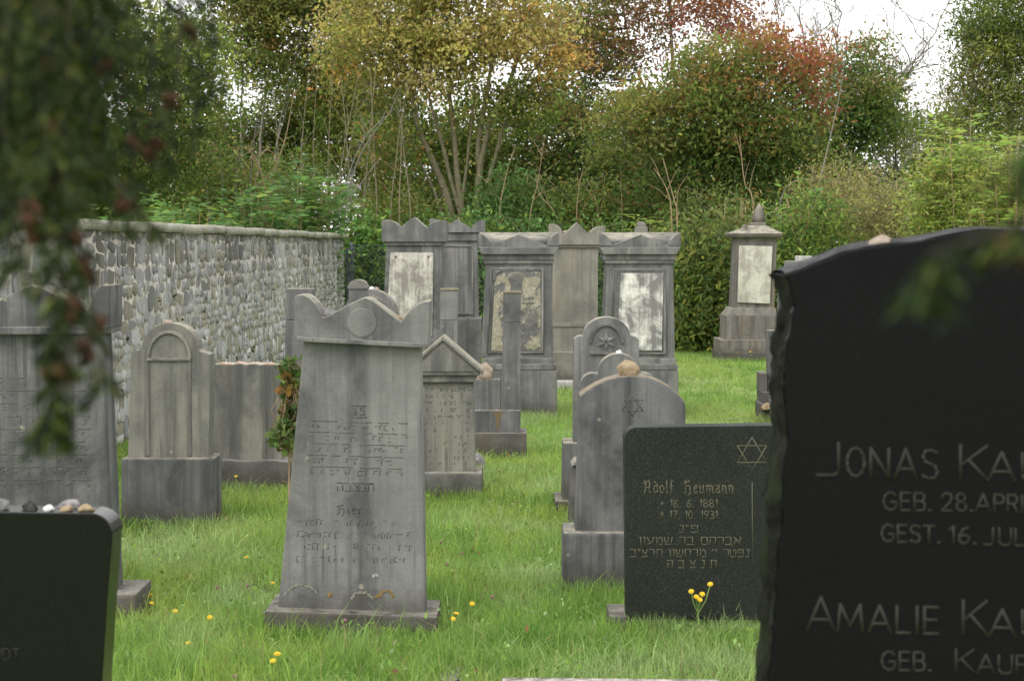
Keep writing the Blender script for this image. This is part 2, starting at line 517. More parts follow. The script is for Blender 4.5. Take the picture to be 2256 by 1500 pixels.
# ------------------------------------------------------------------ lettering
def _oval(w, h0=0.0, h1=1.0, n=12):
    return [[(w/2 + w/2*math.cos(2*math.pi*i/n), (h0+h1)/2 + (h1-h0)/2*math.sin(2*math.pi*i/n)) for i in range(n + 1)]]
GL = {
 'J': (.55, [[(0,.0),(.34,.0),(.45,.1),(.45,1)]]), 'O': (.6, _oval(.6)), 'N': (.62, [[(0,0),(0,1),(.62,0),(.62,1)]]),
 'A': (.74, [[(0,0),(.37,1),(.74,0)],[(.13,.32),(.61,.32)]]), 'S': (.5, [[(.5,.9),(.3,1),(.1,.97),(0,.78),(.08,.6),(.42,.45),(.5,.25),(.42,.05),(.2,0),(0,.1)]]),
 'K': (.6, [[(0,0),(0,1)],[(.58,1),(.02,.42)],[(.18,.58),(.6,0)]]), 'U': (.6, [[(0,1),(0,.2),(.12,.02),(.3,0),(.48,.02),(.6,.2),(.6,1)]]),
 'F': (.46, [[(0,0),(0,1),(.46,1)],[(0,.52),(.4,.52)]]), 'M': (.84, [[(0,0),(.08,1),(.42,.2),(.76,1),(.84,0)]]),
 'L': (.44, [[(0,1),(0,0),(.44,0)]]), 'I': (.06, [[(.03,0),(.03,1)]]), 'E': (.46, [[(.46,1),(0,1),(0,0),(.46,0)],[(0,.52),(.4,.52)]]),
 'G': (.66, [[(.62,.82),(.48,.97),(.3,1),(.1,.85),(0,.5),(.1,.14),(.3,0),(.52,.03),(.64,.18),(.64,.46),(.4,.46)]]),
 'B': (.5, [[(0,0),(0,1),(.36,1),(.47,.88),(.47,.65),(.36,.53),(0,.53)],[(.36,.53),(.5,.4),(.5,.14),(.38,0),(0,0)]]),
 'T': (.54, [[(0,1),(.54,1)],[(.27,1),(.27,0)]]), 'P': (.48, [[(0,0),(0,1),(.36,1),(.48,.87),(.48,.62),(.36,.5),(0,.5)]]),
 'R': (.5, [[(0,0),(0,1),(.36,1),(.48,.87),(.48,.64),(.36,.5),(0,.5)],[(.28,.5),(.5,0)]]),
 'D': (.56, [[(0,0),(0,1),(.3,1),(.5,.82),(.56,.5),(.5,.18),(.3,0),(0,0)]]),
 '.': (.08, [[(.0,.03),(.08,.03)]]), ' ': (.32, []),
 '1': (.2, [[(0,.78),(.18,1),(.18,0)]]), '2': (.5, [[(0,.75),(.08,.95),(.25,1),(.42,.95),(.48,.75),(.4,.5),(0,0),(.5,0)]]),
 '3': (.46, [[(0,.9),(.2,1),(.42,.9),(.42,.65),(.2,.53),(.44,.42),(.46,.14),(.22,0),(0,.1)]]),
 '6': (.48, [[(.42,.95),(.2,.85),(.04,.5),(.02,.2),(.15,.02),(.34,.02),(.47,.2),(.44,.42),(.26,.52),(.06,.4)]]),
 '7': (.44, [[(0,1),(.44,1),(.16,0)]]), '9': (.48, [[(.06,.05),(.28,.15),(.44,.5),(.46,.8),(.33,.98),(.14,.98),(.01,.8),(.04,.58),(.22,.48),(.42,.6)]]),
 '8': (.48, _oval(.42, .53, 1.0, 9) + _oval(.48, 0, .53, 9)), '0': (.46, _oval(.46)),
 '*': (.4, [[(0,.45),(.4,.45)],[(.2,.2),(.2,.75)]]), '+': (.4, [[(0,.62),(.4,.62)],[(.2,.05),(.2,.9)]]),
 # broken blackletter shapes of the name
 'fA': (.95, [[(.0,.75),(.12,.98),(.28,.85),(.22,.3),(.05,-.1)],[(.3,.9),(.62,1.0),(.7,.85),(.7,.1),(.85,0)],[(.2,.45),(.7,.45)]]),
 'fd': (.55, [[(.1,.95),(.45,.7),(.5,.2),(.28,0),(.05,.15),(.05,.5),(.25,.62),(.48,.5)]]),
 'fo': (.5, [[(.25,.64),(.03,.5),(.03,.14),(.25,0),(.47,.14),(.47,.5),(.25,.64)]]),
 'fl': (.3, [[(.1,1.0),(.1,.1),(.28,0)]]), 'ff': (.36, [[(.36,.95),(.18,1.0),(.12,.85),(.12,-.15)],[(0,.6),(.32,.6)]]),
 'fH': (.95, [[(0,.8),(.18,1.0),(.42,.86),(.62,1.0),(.62,.95)],[(.2,.95),(.14,.5),(.22,.05),(.02,.0)],[(.2,.5),(.5,.64),(.72,.5),(.72,.05),(.5,-.2)]]),
 'fe': (.45, [[(.05,.3),(.42,.46),(.25,.64),(.05,.5),(.05,.12),(.22,0),(.42,.12)]]),
 'fu': (.58, [[(.0,.6),(.08,.5),(.08,.1),(.22,0),(.46,.12)],[(.46,.64),(.46,.1),(.58,0)]]),
 'fm': (.9, [[(.0,.55),(.1,.64),(.1,0)],[(.1,.5),(.3,.64),(.44,.5),(.44,0)],[(.44,.5),(.64,.64),(.78,.5),(.78,.1),(.9,0)]]),
 'fa': (.55, [[(.06,.6),(.4,.62),(.42,.1),(.55,0)],[(.42,.2),(.2,0),(.04,.14),(.04,.3),(.4,.4)]]),
 'fn': (.58, [[(0,.55),(.1,.64),(.1,0)],[(.1,.5),(.32,.64),(.46,.5),(.46,.1),(.58,0)]]),
 'fi': (.2, [[(.05,.64),(.05,.1),(.2,0)]]), 'fr': (.36, [[(0,.55),(.1,.64),(.1,0)],[(.1,.5),(.34,.62)]]),
 # Hebrew
 'א': (.7, [[(0,1),(.7,0)],[(.66,1),(.66,.68),(.46,.4)],[(.04,0),(.04,.4),(.24,.66)]]),
 'ב': (.72, [[(0,1),(.58,1),(.6,0)],[(0,0),(.74,0)]]), 'ר': (.6, [[(0,1),(.56,1),(.6,.9),(.6,0)]]),
 'ה': (.66, [[(0,1),(.65,1),(.65,0)],[(.08,.66),(.08,0)]]), 'ם': (.68, [[(0,1),(.66,1),(.66,0),(.06,0),(.06,1)]]),
 'ש': (.8, [[(0,1),(.08,.06),(.66,0),(.8,1)],[(.4,1),(.34,.5),(.14,.3)]]), 'מ': (.74, [[(.04,1),(.2,.72),(.04,0)],[(.2,.74),(.5,1),(.7,.84),(.72,0),(.36,0)]]),
 'ע': (.66, [[(0,1),(.3,.2),(0,0)],[(.64,1),(.6,.5),(.3,.12)]]), 'ו': (.22, [[(0,1),(.18,1),(.18,0)]]), 'ן': (.22, [[(0,1),(.18,1),(.18,-.3)]]),
 'נ': (.42, [[(.08,1),(.38,1),(.38,0),(0,0)]]), 'פ': (.66, [[(.28,.55),(.05,.58),(.05,1),(.6,1),(.62,0),(0,0)]]),
 'ט': (.7, [[(.0,1),(.06,0),(.66,0),(.68,.9),(.44,1),(.38,.74)]]), 'י': (.22, [[(0,1),(.18,1),(.18,.58)]]),
 'ח': (.68, [[(.06,0),(.06,1)],[(0,1),(.64,1),(.64,0)]]), 'ת': (.74, [[(0,0),(.14,0),(.14,1)],[(.06,1),(.7,1),(.7,0)]]),
 'צ': (.62, [[(.02,1),(.56,.12),(.56,0),(0,0)],[(.6,1),(.56,.66),(.34,.48)]]), '"': (.26, [[(.04,1.05),(.02,.78)],[(.2,1.05),(.18,.78)]]), "'": (.12, [[(.06,1.05),(.04,.78)]]),
}

def stroke_segments(glyphs, x0, x1, base, cap, slope=0.0):
    """glyph strokes stretched between pixel columns x0..x1; returns polylines in photo pixels"""
    gap = .22
    tot = sum(GL[g][0] for g in glyphs) + gap * (len(glyphs) - 1)
    sx = (x1 - x0) / tot
    out, cur = [], 0.0
    for g in glyphs:
        w, strokes = GL[g]
        for st in strokes:
            out.append([(x0 + (cur + x) * sx, base - y * cap + slope * (cur + x) * sx) for x, y in st])
        cur += w + gap
    return out

def letters(fr, name, mat, parent, polylines, stroke_px, y0=0.0, proud=.0012, single=False):
    mb = MB(); k = 0
    half = fr.m(stroke_px) / 2
    for pl in polylines:
        pts = [fr.p(x, y, y0) for x, y in pl]
        for (ax, az), (bx, bz) in zip(pts[:-1], pts[1:]):
            dx, dz = bx - ax, bz - az
            L = math.hypot(dx, dz)
            if L < 1e-6: continue
            ux, uz = dx / L, dz / L
            e = half * .8
            ax2, az2, bx2, bz2 = ax - ux*e, az - uz*e, bx + ux*e, bz + uz*e
            nx_, nz_ = -uz * half, ux * half
            k += 1
            yf = y0 - proud - .00003 * (k % 17)
            c = [(ax2+nx_, az2+nz_), (bx2+nx_, bz2+nz_), (bx2-nx_, bz2-nz_), (ax2-nx_, az2-nz_)]
            mb.poly([(x, yf, z) for x, z in c] + [(x, y0 + .002, z) for x, z in c],
                    [(0,1,2,3), (0,4,5,1), (1,5,6,2), (2,6,7,3), (3,7,4,0)])
    o = mb.build(name, mat, parent)
    if not single: o["kind"] = "stuff"
    return o

def star_lines(cx, cy, r, ry=None):
    ry = ry or r
    def tri(a): return [(cx + r * math.cos(math.radians(a + 120*i)), cy - ry * math.sin(math.radians(a + 120*i))) for i in (0, 1, 2, 0)]
    return [tri(90), tri(270)]

def worn_lines(x0, x1, y, cap, seed, fill=.7, slope=0.0, rule=True, unit=None):
    """remains of a line of cut lettering too worn to read: broken uprights, bars and a ruled line"""
    r = random.Random(seed); out = []
    x = x0; u = unit or cap * .75
    while x < x1:
        if r.random() < fill:
            h0, h1 = r.uniform(0, .35), r.uniform(.6, 1)
            sl = slope * (x - x0)
            if r.random() < .6: out.append([(x, y - cap*h0 + sl), (x + r.uniform(-1, 1), y - cap*h1 + sl)])
            if r.random() < .75: out.append([(x, y - cap*h1 + sl), (x + u * r.uniform(.3, .8), y - cap*h1 + r.uniform(-1, 1) + sl)])
            if r.random() < .3: out.append([(x, y - cap*h0 + sl), (x + u * r.uniform(.3, .7), y - cap*h0 + sl)])
        x += u * r.uniform(.7, 1.4)
    if rule:
        x = x0
        while x < x1:
            e = min(x1, x + r.uniform(15, 60))
            out.append([(x, y - cap * 1.35 + slope*(x-x0)), (e, y - cap * 1.35 + slope*(e-x0))])
            x = e + r.uniform(2, 26)
    return out

# ------------------------------------------------------------------ pebbles and rocks
def rock(name, label, px, py, wpx, hpx, d, mat, seed, depth=None, group=None, cat="stone", flat_bottom=True):
    """py = pixel row of the underside"""
    bm = bmesh.new()
    bmesh.ops.create_icosphere(bm, subdivisions=3, radius=1.0)
    off = Vector((seed * 3.1, seed * 1.7, seed * .9))
    for v in bm.verts:
        n = mnoise.noise(v.co * 1.1 + off) * .42 + mnoise.noise(v.co * 2.6 + off) * .16
        v.co *= 1 + n
    # facet it: cut with a few planes
    r = random.Random(seed)
    for _ in range(10):
        nrm = Vector((r.uniform(-1, 1), r.uniform(-1, .4), r.uniform(-.2, 1))).normalized()
        lim = r.uniform(.5, .85)
        for v in bm.verts:
            t = v.co.dot(nrm) - lim
            if t > 0: v.co -= nrm * t * .97
    for v in bm.verts:
        if v.co.z < -.6: v.co.z = -.6 + (v.co.z + .6) * .2
    lo = [min(v.co[i] for v in bm.verts) for i in range(3)]; hi = [max(v.co[i] for v in bm.verts) for i in range(3)]
    s = mpp(d)
    size = (wpx * s, depth or wpx * s * .8, hpx * s)
    for v in bm.verts:
        v.co = Vector([((v.co[i] - lo[i]) / (hi[i] - lo[i]) - (.5 if i < 2 else 0)) * size[i] for i in range(3)])
    me = bpy.data.meshes.new(name); bm.to_mesh(me); bm.free()
    me.polygons.foreach_set("use_smooth", [True] * len(me.polygons))
    o = link(name, me, mat)
    o.location = W(px, py, d)
    return tag(o, label, cat, group)
# ================================================================== GRAVESTONES
PEB = "pebbles laid on the left black gravestone"

# ---- tall black stone, right foreground
fr = Fr(1990, d=2.8)
t = thing("gravestone", "tall black polished gravestone with a broken rough edge, lettered JONAS and AMALIE", "gravestone", fr.loc)
fe = [(1731,606),(1745,640),(1750,675),(1744,720),(1735,766),(1728,815),(1725,861),(1732,905),(1736,945),(1734,985),(1731,1017),(1726,1072),(1722,1115),(1722,1160),(1716,1205),(1714,1248),(1709,1290),(1708,1330),(1704,1380),(1700,1432),(1692,1500),(1690,1600),(1684,1750),(1684,2900)]
_jr = random.Random(77)
def _jag(pts, amp, step):
    out_ = [pts[0]]
    for a, b in zip(pts[:-1], pts[1:]):
        k = max(1, int(math.hypot(b[0]-a[0], b[1]-a[1]) / step))
        for i in range(1, k + 1):
            u = i / k; j_ = amp if (i < k or b is not pts[-1]) else 0
            out_.append((a[0] + (b[0]-a[0])*u + _jr.uniform(-j_, j_), a[1] + (b[1]-a[1])*u))
    return out_
fe = _jag(fe[:-2], 3.2, 14) + fe[-2:]
top = [(2700,530),(2560,516),(2420,511),(2300,509),(2160,508),(2120,514),(2034,530),(1985,537),(1908,546),(1864,556),(1795,583)]
slab = prism(fr, "slab", M['black'], t, fe[::-1] + [(1731,606)][:0] + top[::-1] + [(2700,2900)], 0, .15, .0025)
# broken edge: a rough skin along the slab's left side
def broken_edge():
    r = random.Random(5)
    Z = [fr.p(x, y, 0) for x, y in fe]
    zs = np.linspace(Z[0][1], 0.0, 150)
    zz = np.array([p[1] for p in Z]); xx = np.array([p[0] for p in Z])
    o_ = np.argsort(zz); fx = np.interp(zs, zz[o_], xx[o_])
    ncol = 14; v = []; f = []
    for i, z in enumerate(zs):
        for j in range(ncol):
            u = j / (ncol - 1)
            n = mnoise.noise(Vector((u * 2.2, z * 9, 3.3))) * .014 + mnoise.noise(Vector((u * 6, z * 26, 8.3))) * .010 + mnoise.noise(Vector((u * 14, z * 70, 1.3))) * .005
            n += .5 * max(0, mnoise.noise(Vector((u * 3, z * 5, 6.1))) - .25) * -.06
            bulge = .010 * math.sin(math.pi * min(u * 1.15, 1))
            amp = 1 if j not in (0,) else 0
            v.append((fx[i] - .001 - (bulge + n) * amp + .006 * u, .0005 + u * .155, z))
    for i in range(len(zs) - 1):
        for j in range(ncol - 1):
            a = i * ncol + j
            f.append((a, a + ncol, a + ncol + 1, a + 1))
    mb = MB(); mb.poly(v, f)
    return mb.build("broken_edge", M['broken'], t, smooth=False)
broken_edge()
def top_edge():
    P = [fr.p(x, y, 0) for x, y in [(1731,606)] + top[::-1]]
    v, f, xs_ = [], [], []
    for (ax, az), (bx, bz) in zip(P[:-1], P[1:]):
        k = max(2, int((bx - ax) / .012))
        xs_ += [(ax + (bx-ax)*i/k, az + (bz-az)*i/k) for i in range(k)]
    for x, z in xs_:
        for j in range(7):
            y = .006 + .146*j/6
            v.append((x, y, z + .002 + (.004 if 0 < j < 6 else 0) + mnoise.noise(Vector((x*14, y*30, 2))) * .004))
        v.append((x, .152, z - .01))
    for i in range(len(xs_) - 1):
        for j in range(7):
            a = i*8 + j; f.append((a, a+8, a+9, a+1))
    mb = MB(); mb.poly(v, f)
    return mb.build("rough_top", M['broken_top'], t)
top_edge()
def tl(*runs, stroke, mat, fr=fr, parent=None, name="inscription"):
    for g, x0, x1, base, cap in runs:
        letters(fr, name, M[mat], parent or t, stroke_segments(g, x0, x1, base, cap, .03), stroke, single=True)
tl(("J",1800,1858,1046,72),("ONAS",1866,2065,1049,63),("K",2116,2176,1056,75),("AUF",2178,2352,1058,62), stroke=7, mat='letter_grey')
tl(("GEB.",1946,2050,1122,38),("28.",2075,2142,1124,38),("APRI",2150,2253,1126,38), stroke=5.5, mat='letter_grey')
tl(("GEST.",1942,2070,1192,37),("16.",2092,2149,1196,37),("JUL",2168,2256,1199,37), stroke=5.5, mat='letter_grey')
tl(("A",1779,1838,1386,71),("MALIE",1846,2066,1389,58),("K",2122,2176,1397,75),("AUF",2180,2350,1400,58), stroke=7, mat='letter_grey')
tl(("GEB.",1942,2050,1474,40),("K",2106,2146,1479,50),("AUF",2154,2262,1481,40), stroke=5.5, mat='letter_grey')
rock("pebble", "pinkish tan pebble on top of the tall black gravestone", 1936, 549, 52, 32, 2.83, M['rock_pink'], 21, cat="pebble")

# ---- low black stone, left foreground
fr = Fr(40, d=3.6)
t = thing("gravestone", "low polished black gravestone with rounded corner and a row of pebbles on top", "gravestone", fr.loc)
out = [(-330,1123),(200,1130)] + [(x, y) for x, y in arc(199,1178,49,48,88,2,9)] + [(236,1330),(225,1500),(200,1900),(170,2500),(-330,2500)]
prism(fr, "slab", M['black_left'], t, out, 0, .095, .003)
letters(fr, "inscription", M['letter_grey'], t, stroke_segments("NDT", -17, 43, 1451, 23), 2.4)
for px, w, h, m_, lab, sd, dd in ((4,42,36,'rock_grey','pale grey broken pebble at the left end of the row on the black stone',2,3.64),
                          (66,40,30,'rock_dark','rough dark pebble in the row on the low black stone',4,3.64),
                          (107,28,19,'rock_white','small smooth white pebble on the low black stone',6,3.63),
                          (147,31,17,'rock_tan','small tan pebble beside the white one on the low black stone',8,3.63),
                          (190,42,21,'rock_tan','flat tan pebble nearest the rounded corner of the low black stone',10,3.63),
                          (152,60,32,'rock_grey','flat grey pebble lying behind the tan ones on the low black stone',12,3.675)):
    rock("pebble", lab, px, 1126, w * .92, h * .82, dd, M[m_], sd, depth=.028, group=PEB, cat="pebble")

# ---- dark granite slab with fraktur name
fr = Fr(1540, 1400)
t = thing("gravestone", "dark green granite slab with gilt star and blackletter name Adolf Heumann", "gravestone", fr.loc)
out = arc(1404,967,28,26,180,95,7) + [(1700,937),(1870,934),(1870,1366),(1380,1364)]
prism(fr, "slab", M['granite'], t, out, 0, .12, .004)
for x0, x1 in ((1343,1483),(1730,1850)):
    prism(fr, "foot_block", M['plinth'], t, [(x0,1357),(x1,1360),(x1,1450),(x0,1450)], .004, .26, .008)
letters(fr, "star_of_david", M['letter_gold'], t, star_lines(1657,1000,37), 2.6)
letters(fr, "ruled_line", M['letter_gold'], t, [[(1657,1062),(1658,1246)]], 1.8)
letters(fr, "name_line", M['letter_gold'], t, stroke_segments(["fA","fd","fo","fl","ff"," "," ","fH","fe","fu","fm","fa","fn","fn"], 1418, 1616, 1086, 27), 2.6)
letters(fr, "date_line", M['letter_gold'], t, stroke_segments("* 16. 6. 1881", 1455, 1580, 1117, 17), 2.1)
letters(fr, "date_line", M['letter_gold'], t, stroke_segments("+ 17. 10. 1931", 1455, 1580, 1142, 17), 2.1)
def heb(s): return list(reversed(s))
letters(fr, "hebrew_line", M['letter_gold'], t, stroke_segments(heb('פ"נ'), 1496, 1538, 1172, 15), 2.0)
letters(fr, "hebrew_line", M['letter_gold'], t, stroke_segments(heb('אברהם בר שמעון'), 1408, 1632, 1199, 16), 2.0)
letters(fr, "hebrew_line", M['letter_gold'], t, stroke_segments(heb("נפטר י' מרחשון תרצ\"ב"), 1388, 1650, 1226, 16), 2.0)
letters(fr, "hebrew_line", M['letter_gold'], t, stroke_segments(heb('ת נ צ ב ה'), 1470, 1578, 1250, 16), 2.0)

# ---- central monument
fr = Fr(780, 1384)
t = thing("gravestone", "large leaning grey gravestone with horned top and round disc, in the centre foreground", "gravestone", fr.loc)
crown = [(648,749),(648,653),(655,650),(668,650),(682,657),(694,669),(703,684),(711,700),(722,697),(745,684),(770,669),(795,658),(806,656),(818,661),(850,685),(884,711),(893,696),(905,682),(920,671),(934,665),(947,663),(944,766)]
c = prism(fr, "crown", M['blue'], t, crown, -.035, .20, .006)
disc(fr, "disc", M['blue'], c, 797, 711, 33, -.0385, 0)
prism(fr, "drip_moulding", M['blue'], t, [(654,742),(941,757),(941,767),(654,752)], -.046, .19, .004)
prism(fr, "body", M['blue'], t, [(670,745),(926,755),(937,1362),(611,1352)], 0, .17, .008)
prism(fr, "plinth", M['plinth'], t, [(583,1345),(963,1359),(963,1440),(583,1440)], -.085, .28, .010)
letters(fr, "worn_heading", M['letter_dark'], t, stroke_segments(heb('פ נ'), 778, 803, 913, 15) + [[(776,893),(806,894)],[(774,918),(808,919)]], 2.0)
for i, (y, a, b) in enumerate(((944,688,898),(968,682,895),(993,690,893),(1019,680,888),(1044,685,890))):
    letters(fr, "worn_line", M['letter_worn'], t, worn_lines(a, b, y, 13, 40 + i, .5, .03), 1.5)
letters(fr, "worn_line", M['letter_dark'], t, stroke_segments(heb('תנצבה'), 742, 824, 1080, 17) + [[(746,1062),(770,1063)],[(776,1063),(822,1066)]], 1.7)
letters(fr, "worn_line", M['letter_dark'], t, stroke_segments(["fH","fi","fe","fr"], 743, 796, 1131, 20), 2.0)
for i, (y, a, b, cp) in enumerate(((1158,656,868,16),(1184,656,902,16),(1211,656,902,16),(1238,654,900,14))):
    letters(fr, "worn_line", M['letter_worn'], t, worn_lines(a, b, y, cp, 60 + i, .62, .01, False, 9), 1.5)
# pale and ochre lichen rings along the foot
def lichen_ring(cx, cy, r, a0, a1, wd, mat, seed):
    rr = random.Random(seed); mb = MB()
    for a in range(int(a0), int(a1), 5):
        for q in range(2):
            x = cx + (r + rr.uniform(-wd, wd)) * math.cos(math.radians(a)); y = cy - (r * .8 + rr.uniform(-wd, wd)) * math.sin(math.radians(a))
            px_, pz_ = fr.p(x, y, 0); s = fr.m(rr.uniform(.9, 2.3)); k = 6
            mb.poly([(px_ + s*math.cos(2*math.pi*i/k), -.0015 - rr.random()*.001, pz_ + s*math.sin(2*math.pi*i/k)) for i in range(k)] + [(px_, -.004, pz_)], [(i, (i+1) % k, k) for i in range(k)])
    return mb.build("lichen_patch", mat, t)
M['lichen_pale'] = plain('pale_lichen', (.26, .255, .20, 1), .95, (.18, .175, .14, 1), 60)
M['lichen_ochre'] = plain('ochre_lichen', (.25, .16, .045, 1), .95, (.17, .11, .04, 1), 60)
M['lichen_white'] = plain('white_lichen', (.34, .34, .32, 1), .95, (.25, .25, .24, 1), 60)
lichen_ring(664,1318,37,25,170,2.5,M['lichen_pale'],1)
lichen_ring(797,1322,23,10,175,3,M['lichen_pale'],2)
lichen_ring(852,1311,13,-20,170,2,M['lichen_ochre'],3)
lichen_ring(728,1311,4,40,220,2,M['lichen_ochre'],4)
lichen_ring(835,1318,8,60,160,3,M['lichen_ochre'],6)
lichen_ring(827,1270,5,20,200,2.5,M['lichen_white'],5)
rock("pebble", "grey pebble wedged beside the left horn of the leaning gravestone", 729, 699, 32, 20, fr.d + .02, M['rock_grey'], 33, cat="pebble")
rock("pebble", "small rusty pebble beside the right horn of the leaning gravestone", 876, 708, 26, 14, fr.d + .08, M['rock_tan'], 35, cat="pebble")

# ---- big stone behind the branch, far left
fr = Fr(60, 1372)
t = thing("gravestone", "wide grey gravestone with gabled top partly hidden behind the conifer branch at left", "gravestone", fr.loc)
crown = [(-112,738),(-112,640),(-96,640),(-80,650),(-66,676),(-58,694),(0,662),(40,640),(69,630),(100,638),(150,668),(190,694),(198,672),(211,640),(222,629),(241,628),(241,724)]
prism(fr, "crown", M['blue_dark'], t, crown, -.04, .21, .006)
prism(fr, "drip_moulding", M['blue_dark'], t, [(-112,722),(238,718),(236,736),(-112,738)], -.052, .2, .005)
prism(fr, "body", M['blue_dark'], t, [(-98,728),(225,728),(252,1320),(-130,1320)], 0, .18, .008)
prism(fr, "plinth", M['plinth'], t, [(-180,1312),(298,1309),(298,1430),(-180,1430)], -.07, .27, .012)
for i, y in enumerate(range(850, 1075, 28)):
    letters(fr, "worn_line", M['letter_worn'], t, worn_lines(-40, 200, y, 13, 90 + i, .55, 0), 1.5)

# ---- arched stone left
fr = Fr(372, 1165)
t = thing("gravestone", "round arched grey gravestone with sunk panel on a tall block, before the rubble wall", "gravestone", fr.loc)
sh = [(289,776),(297,772),(306,772),(312,766)] + arc(374,772,63,60,178,2,18) + [(436,770),(443,776),(452,778),(461,781)]
body = prism(fr, "body", M['buff'], t, sh + [(460,1010),(282,1010)], .0, .16, .006)
arch_band(fr, "arch_moulding", M['buff'], body, 371, 790, 43, 55, 50, 62, -.012, .01)
prism(fr, "sill", M['buff'], body, [(322,789),(420,789),(420,795),(322,795)], -.013, .01, .003)
for x0, x1 in ((322,328),(414,420)):
    prism(fr, "panel_edge", M['buff'], body, [(x0,795.5),(x1,795.5),(x1+2,1004),(x0-2,1004)], -.007, .01, .003)
prism(fr, "pedestal", M['blue_dark'], t, [(267,1010),(471,1010),(472,1240),(266,1240)], -.05, .23, .012)
rock("pebble", "whitish pebble on top of the round arched gravestone by the wall", 371, 718, 24, 14, fr.d + .06, M['rock_pink'], 41, cat="pebble")

# ---- plain slab with broken top
fr = Fr(545, 1080)
t = thing("gravestone", "plain upright slab with flaking top edge on a rough lichened base", "gravestone", fr.loc)
rr = random.Random(3)
topl = [(472 + i * 10, 803 + rr.uniform(-1.6, 1.6)) for i in range(15)]
prism(fr, "body", M['buff'], t, topl + [(620,1020),(465,1020)], 0, .13, .004)
M['chalk'] = plain('flaked_pale_stone', (.46, .42, .37, 1), .95, (.30, .17, .09, 1), 30)
prism(fr, "flaked_rim", M['chalk'], t, [(x + rr.uniform(-1,1), y - 3 + rr.uniform(-1.5,1.5)) for x, y in topl[1:-1]] + [(608,806),(478,806)], .006, .12, .002)
prism(fr, "base", M['plinth'], t, [(448,1014),(470,1011),(540,1016),(600,1013),(638,1018),(638,1140),(448,1140)], -.06, .19, .012)

# ---- plain pillar behind the shrub
fr = Fr(655, 1010)
t = thing("gravestone", "square grey pillar with a cracked joint rising behind the red leaved shrub", "gravestone", fr.loc)
trap(fr, "shaft", M['blue_dark'], t, (629,690,706), (626,694,905), 0, .17)
trap(fr, "cap_block", M['blue_dark'], t, (631,690,636), (629.5,690,705), .002, .165)
trap(fr, "pedestal", M['plinth'], t, (612,708,903), (612,708,1060), -.05, .24)

# ---- gabled stone
fr = Fr(976, 1094)
t = thing("gravestone", "gable topped gravestone with worn letters, just right of the large leaning one", "gravestone", fr.loc)
ped = prism(fr, "gable", M['buff'], t, [(893,827),(893,818),(975,745),(1057,818),(1057,827)], -.05, .27, .005)
prism(fr, "gable_face", M['buff'], ped, [(908,819),(975,760),(1043,819)], -.056, -.02, .003)
for a, b in (((886,817),(975,741)),((975,741),(1064,817))):
    (x0, y0), (x1, y1) = a, b
    prism(fr, "roof_slab", M['buff'], t, [(x0,y0),(x1,y1),(x1,y1+9),(x0,y0+9)], -.065, .285, .004)
trap(fr, "frieze", M['buff'], t, (899,1052,826), (905,1046,842), -.03, .25, .005)
body = trap(fr, "body", M['buff'], t, (908,1043,842), (903,1047,1046), 0, .22, .006)
trap(fr, "pedestal", M['blue'], t, (888,1062,1041), (888,1063,1150), -.06, .28, .016)
for i, y in enumerate(range(862, 1030, 15)):
    letters(fr, "worn_line", M['letter_dark'] if y < 930 else M['letter_worn'], t, worn_lines(915, 1036, y, 9, 120 + i, .62 if y < 930 else .35, 0, False, 6), 1.2)

# ---- twin pillars
fr = Fr(1060, 1013)
t = thing("gravestone", "double pillar gravestone, two slim square shafts joined by a low block", "gravestone", fr.loc)
for (xa, xb, yt, ys, yb) in ((1108,1148,645,710,906),(969,1009,639,705,902)):
    p_ = prism(fr, "pillar", M['blue'], t, [(xa,ys+1),(xb-1,ys+1),(xb-2,yb),(xa-4,yb)], .0, .14, .004)
    prism(fr, "pillar_top", M['blue'], p_, [(xa+1,yt),(xb,yt),(xb-1,ys),(xa,ys)], .003, .137, .004)
    M['ochre_top'] = M.get('ochre_top') or plain('ochre_lichened_top', (.20,.18,.14,1), .95, (.17,.125,.07,1), 30)
    prism(fr, "lichened_cap", M['ochre_top'], p_, [(xa+.5,yt-3),(xb+.5,yt-3),(xb+.5,yt+1),(xa+.5,yt+1)], -.003, .143, .003)
prism(fr, "centre_block", M['blue_dark'], t, [(1012,836),(1103,836),(1103,906),(1012,906)], .01, .15, .005)
trap(fr, "pedestal", M['blue_dark'], t, (962,1147,904), (962,1147,955), -.05, .2)
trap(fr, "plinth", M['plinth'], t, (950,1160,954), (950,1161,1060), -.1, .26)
M['rust'] = plain('rust_stain', (.17, .10, .05, 1), .9, (.12,.09,.06,1), 25)
prism(fr, "rust_streak", M['rust'], t, [(1086,907),(1108,907),(1102,925),(1099,948),(1094,948),(1093,925)], -.0515, -.045, 0)
rock("rock", "rounded rock with a white top resting on the low block between the two pillars", 1068, 838, 38, 40, fr.d + .06, M['rock_pink'], 51)
rock("rock", "rounded grey boulder in the grass beside the gable topped gravestone", 1050, 1042, 42, 46, 12.3, M['rock_grey'], 53)

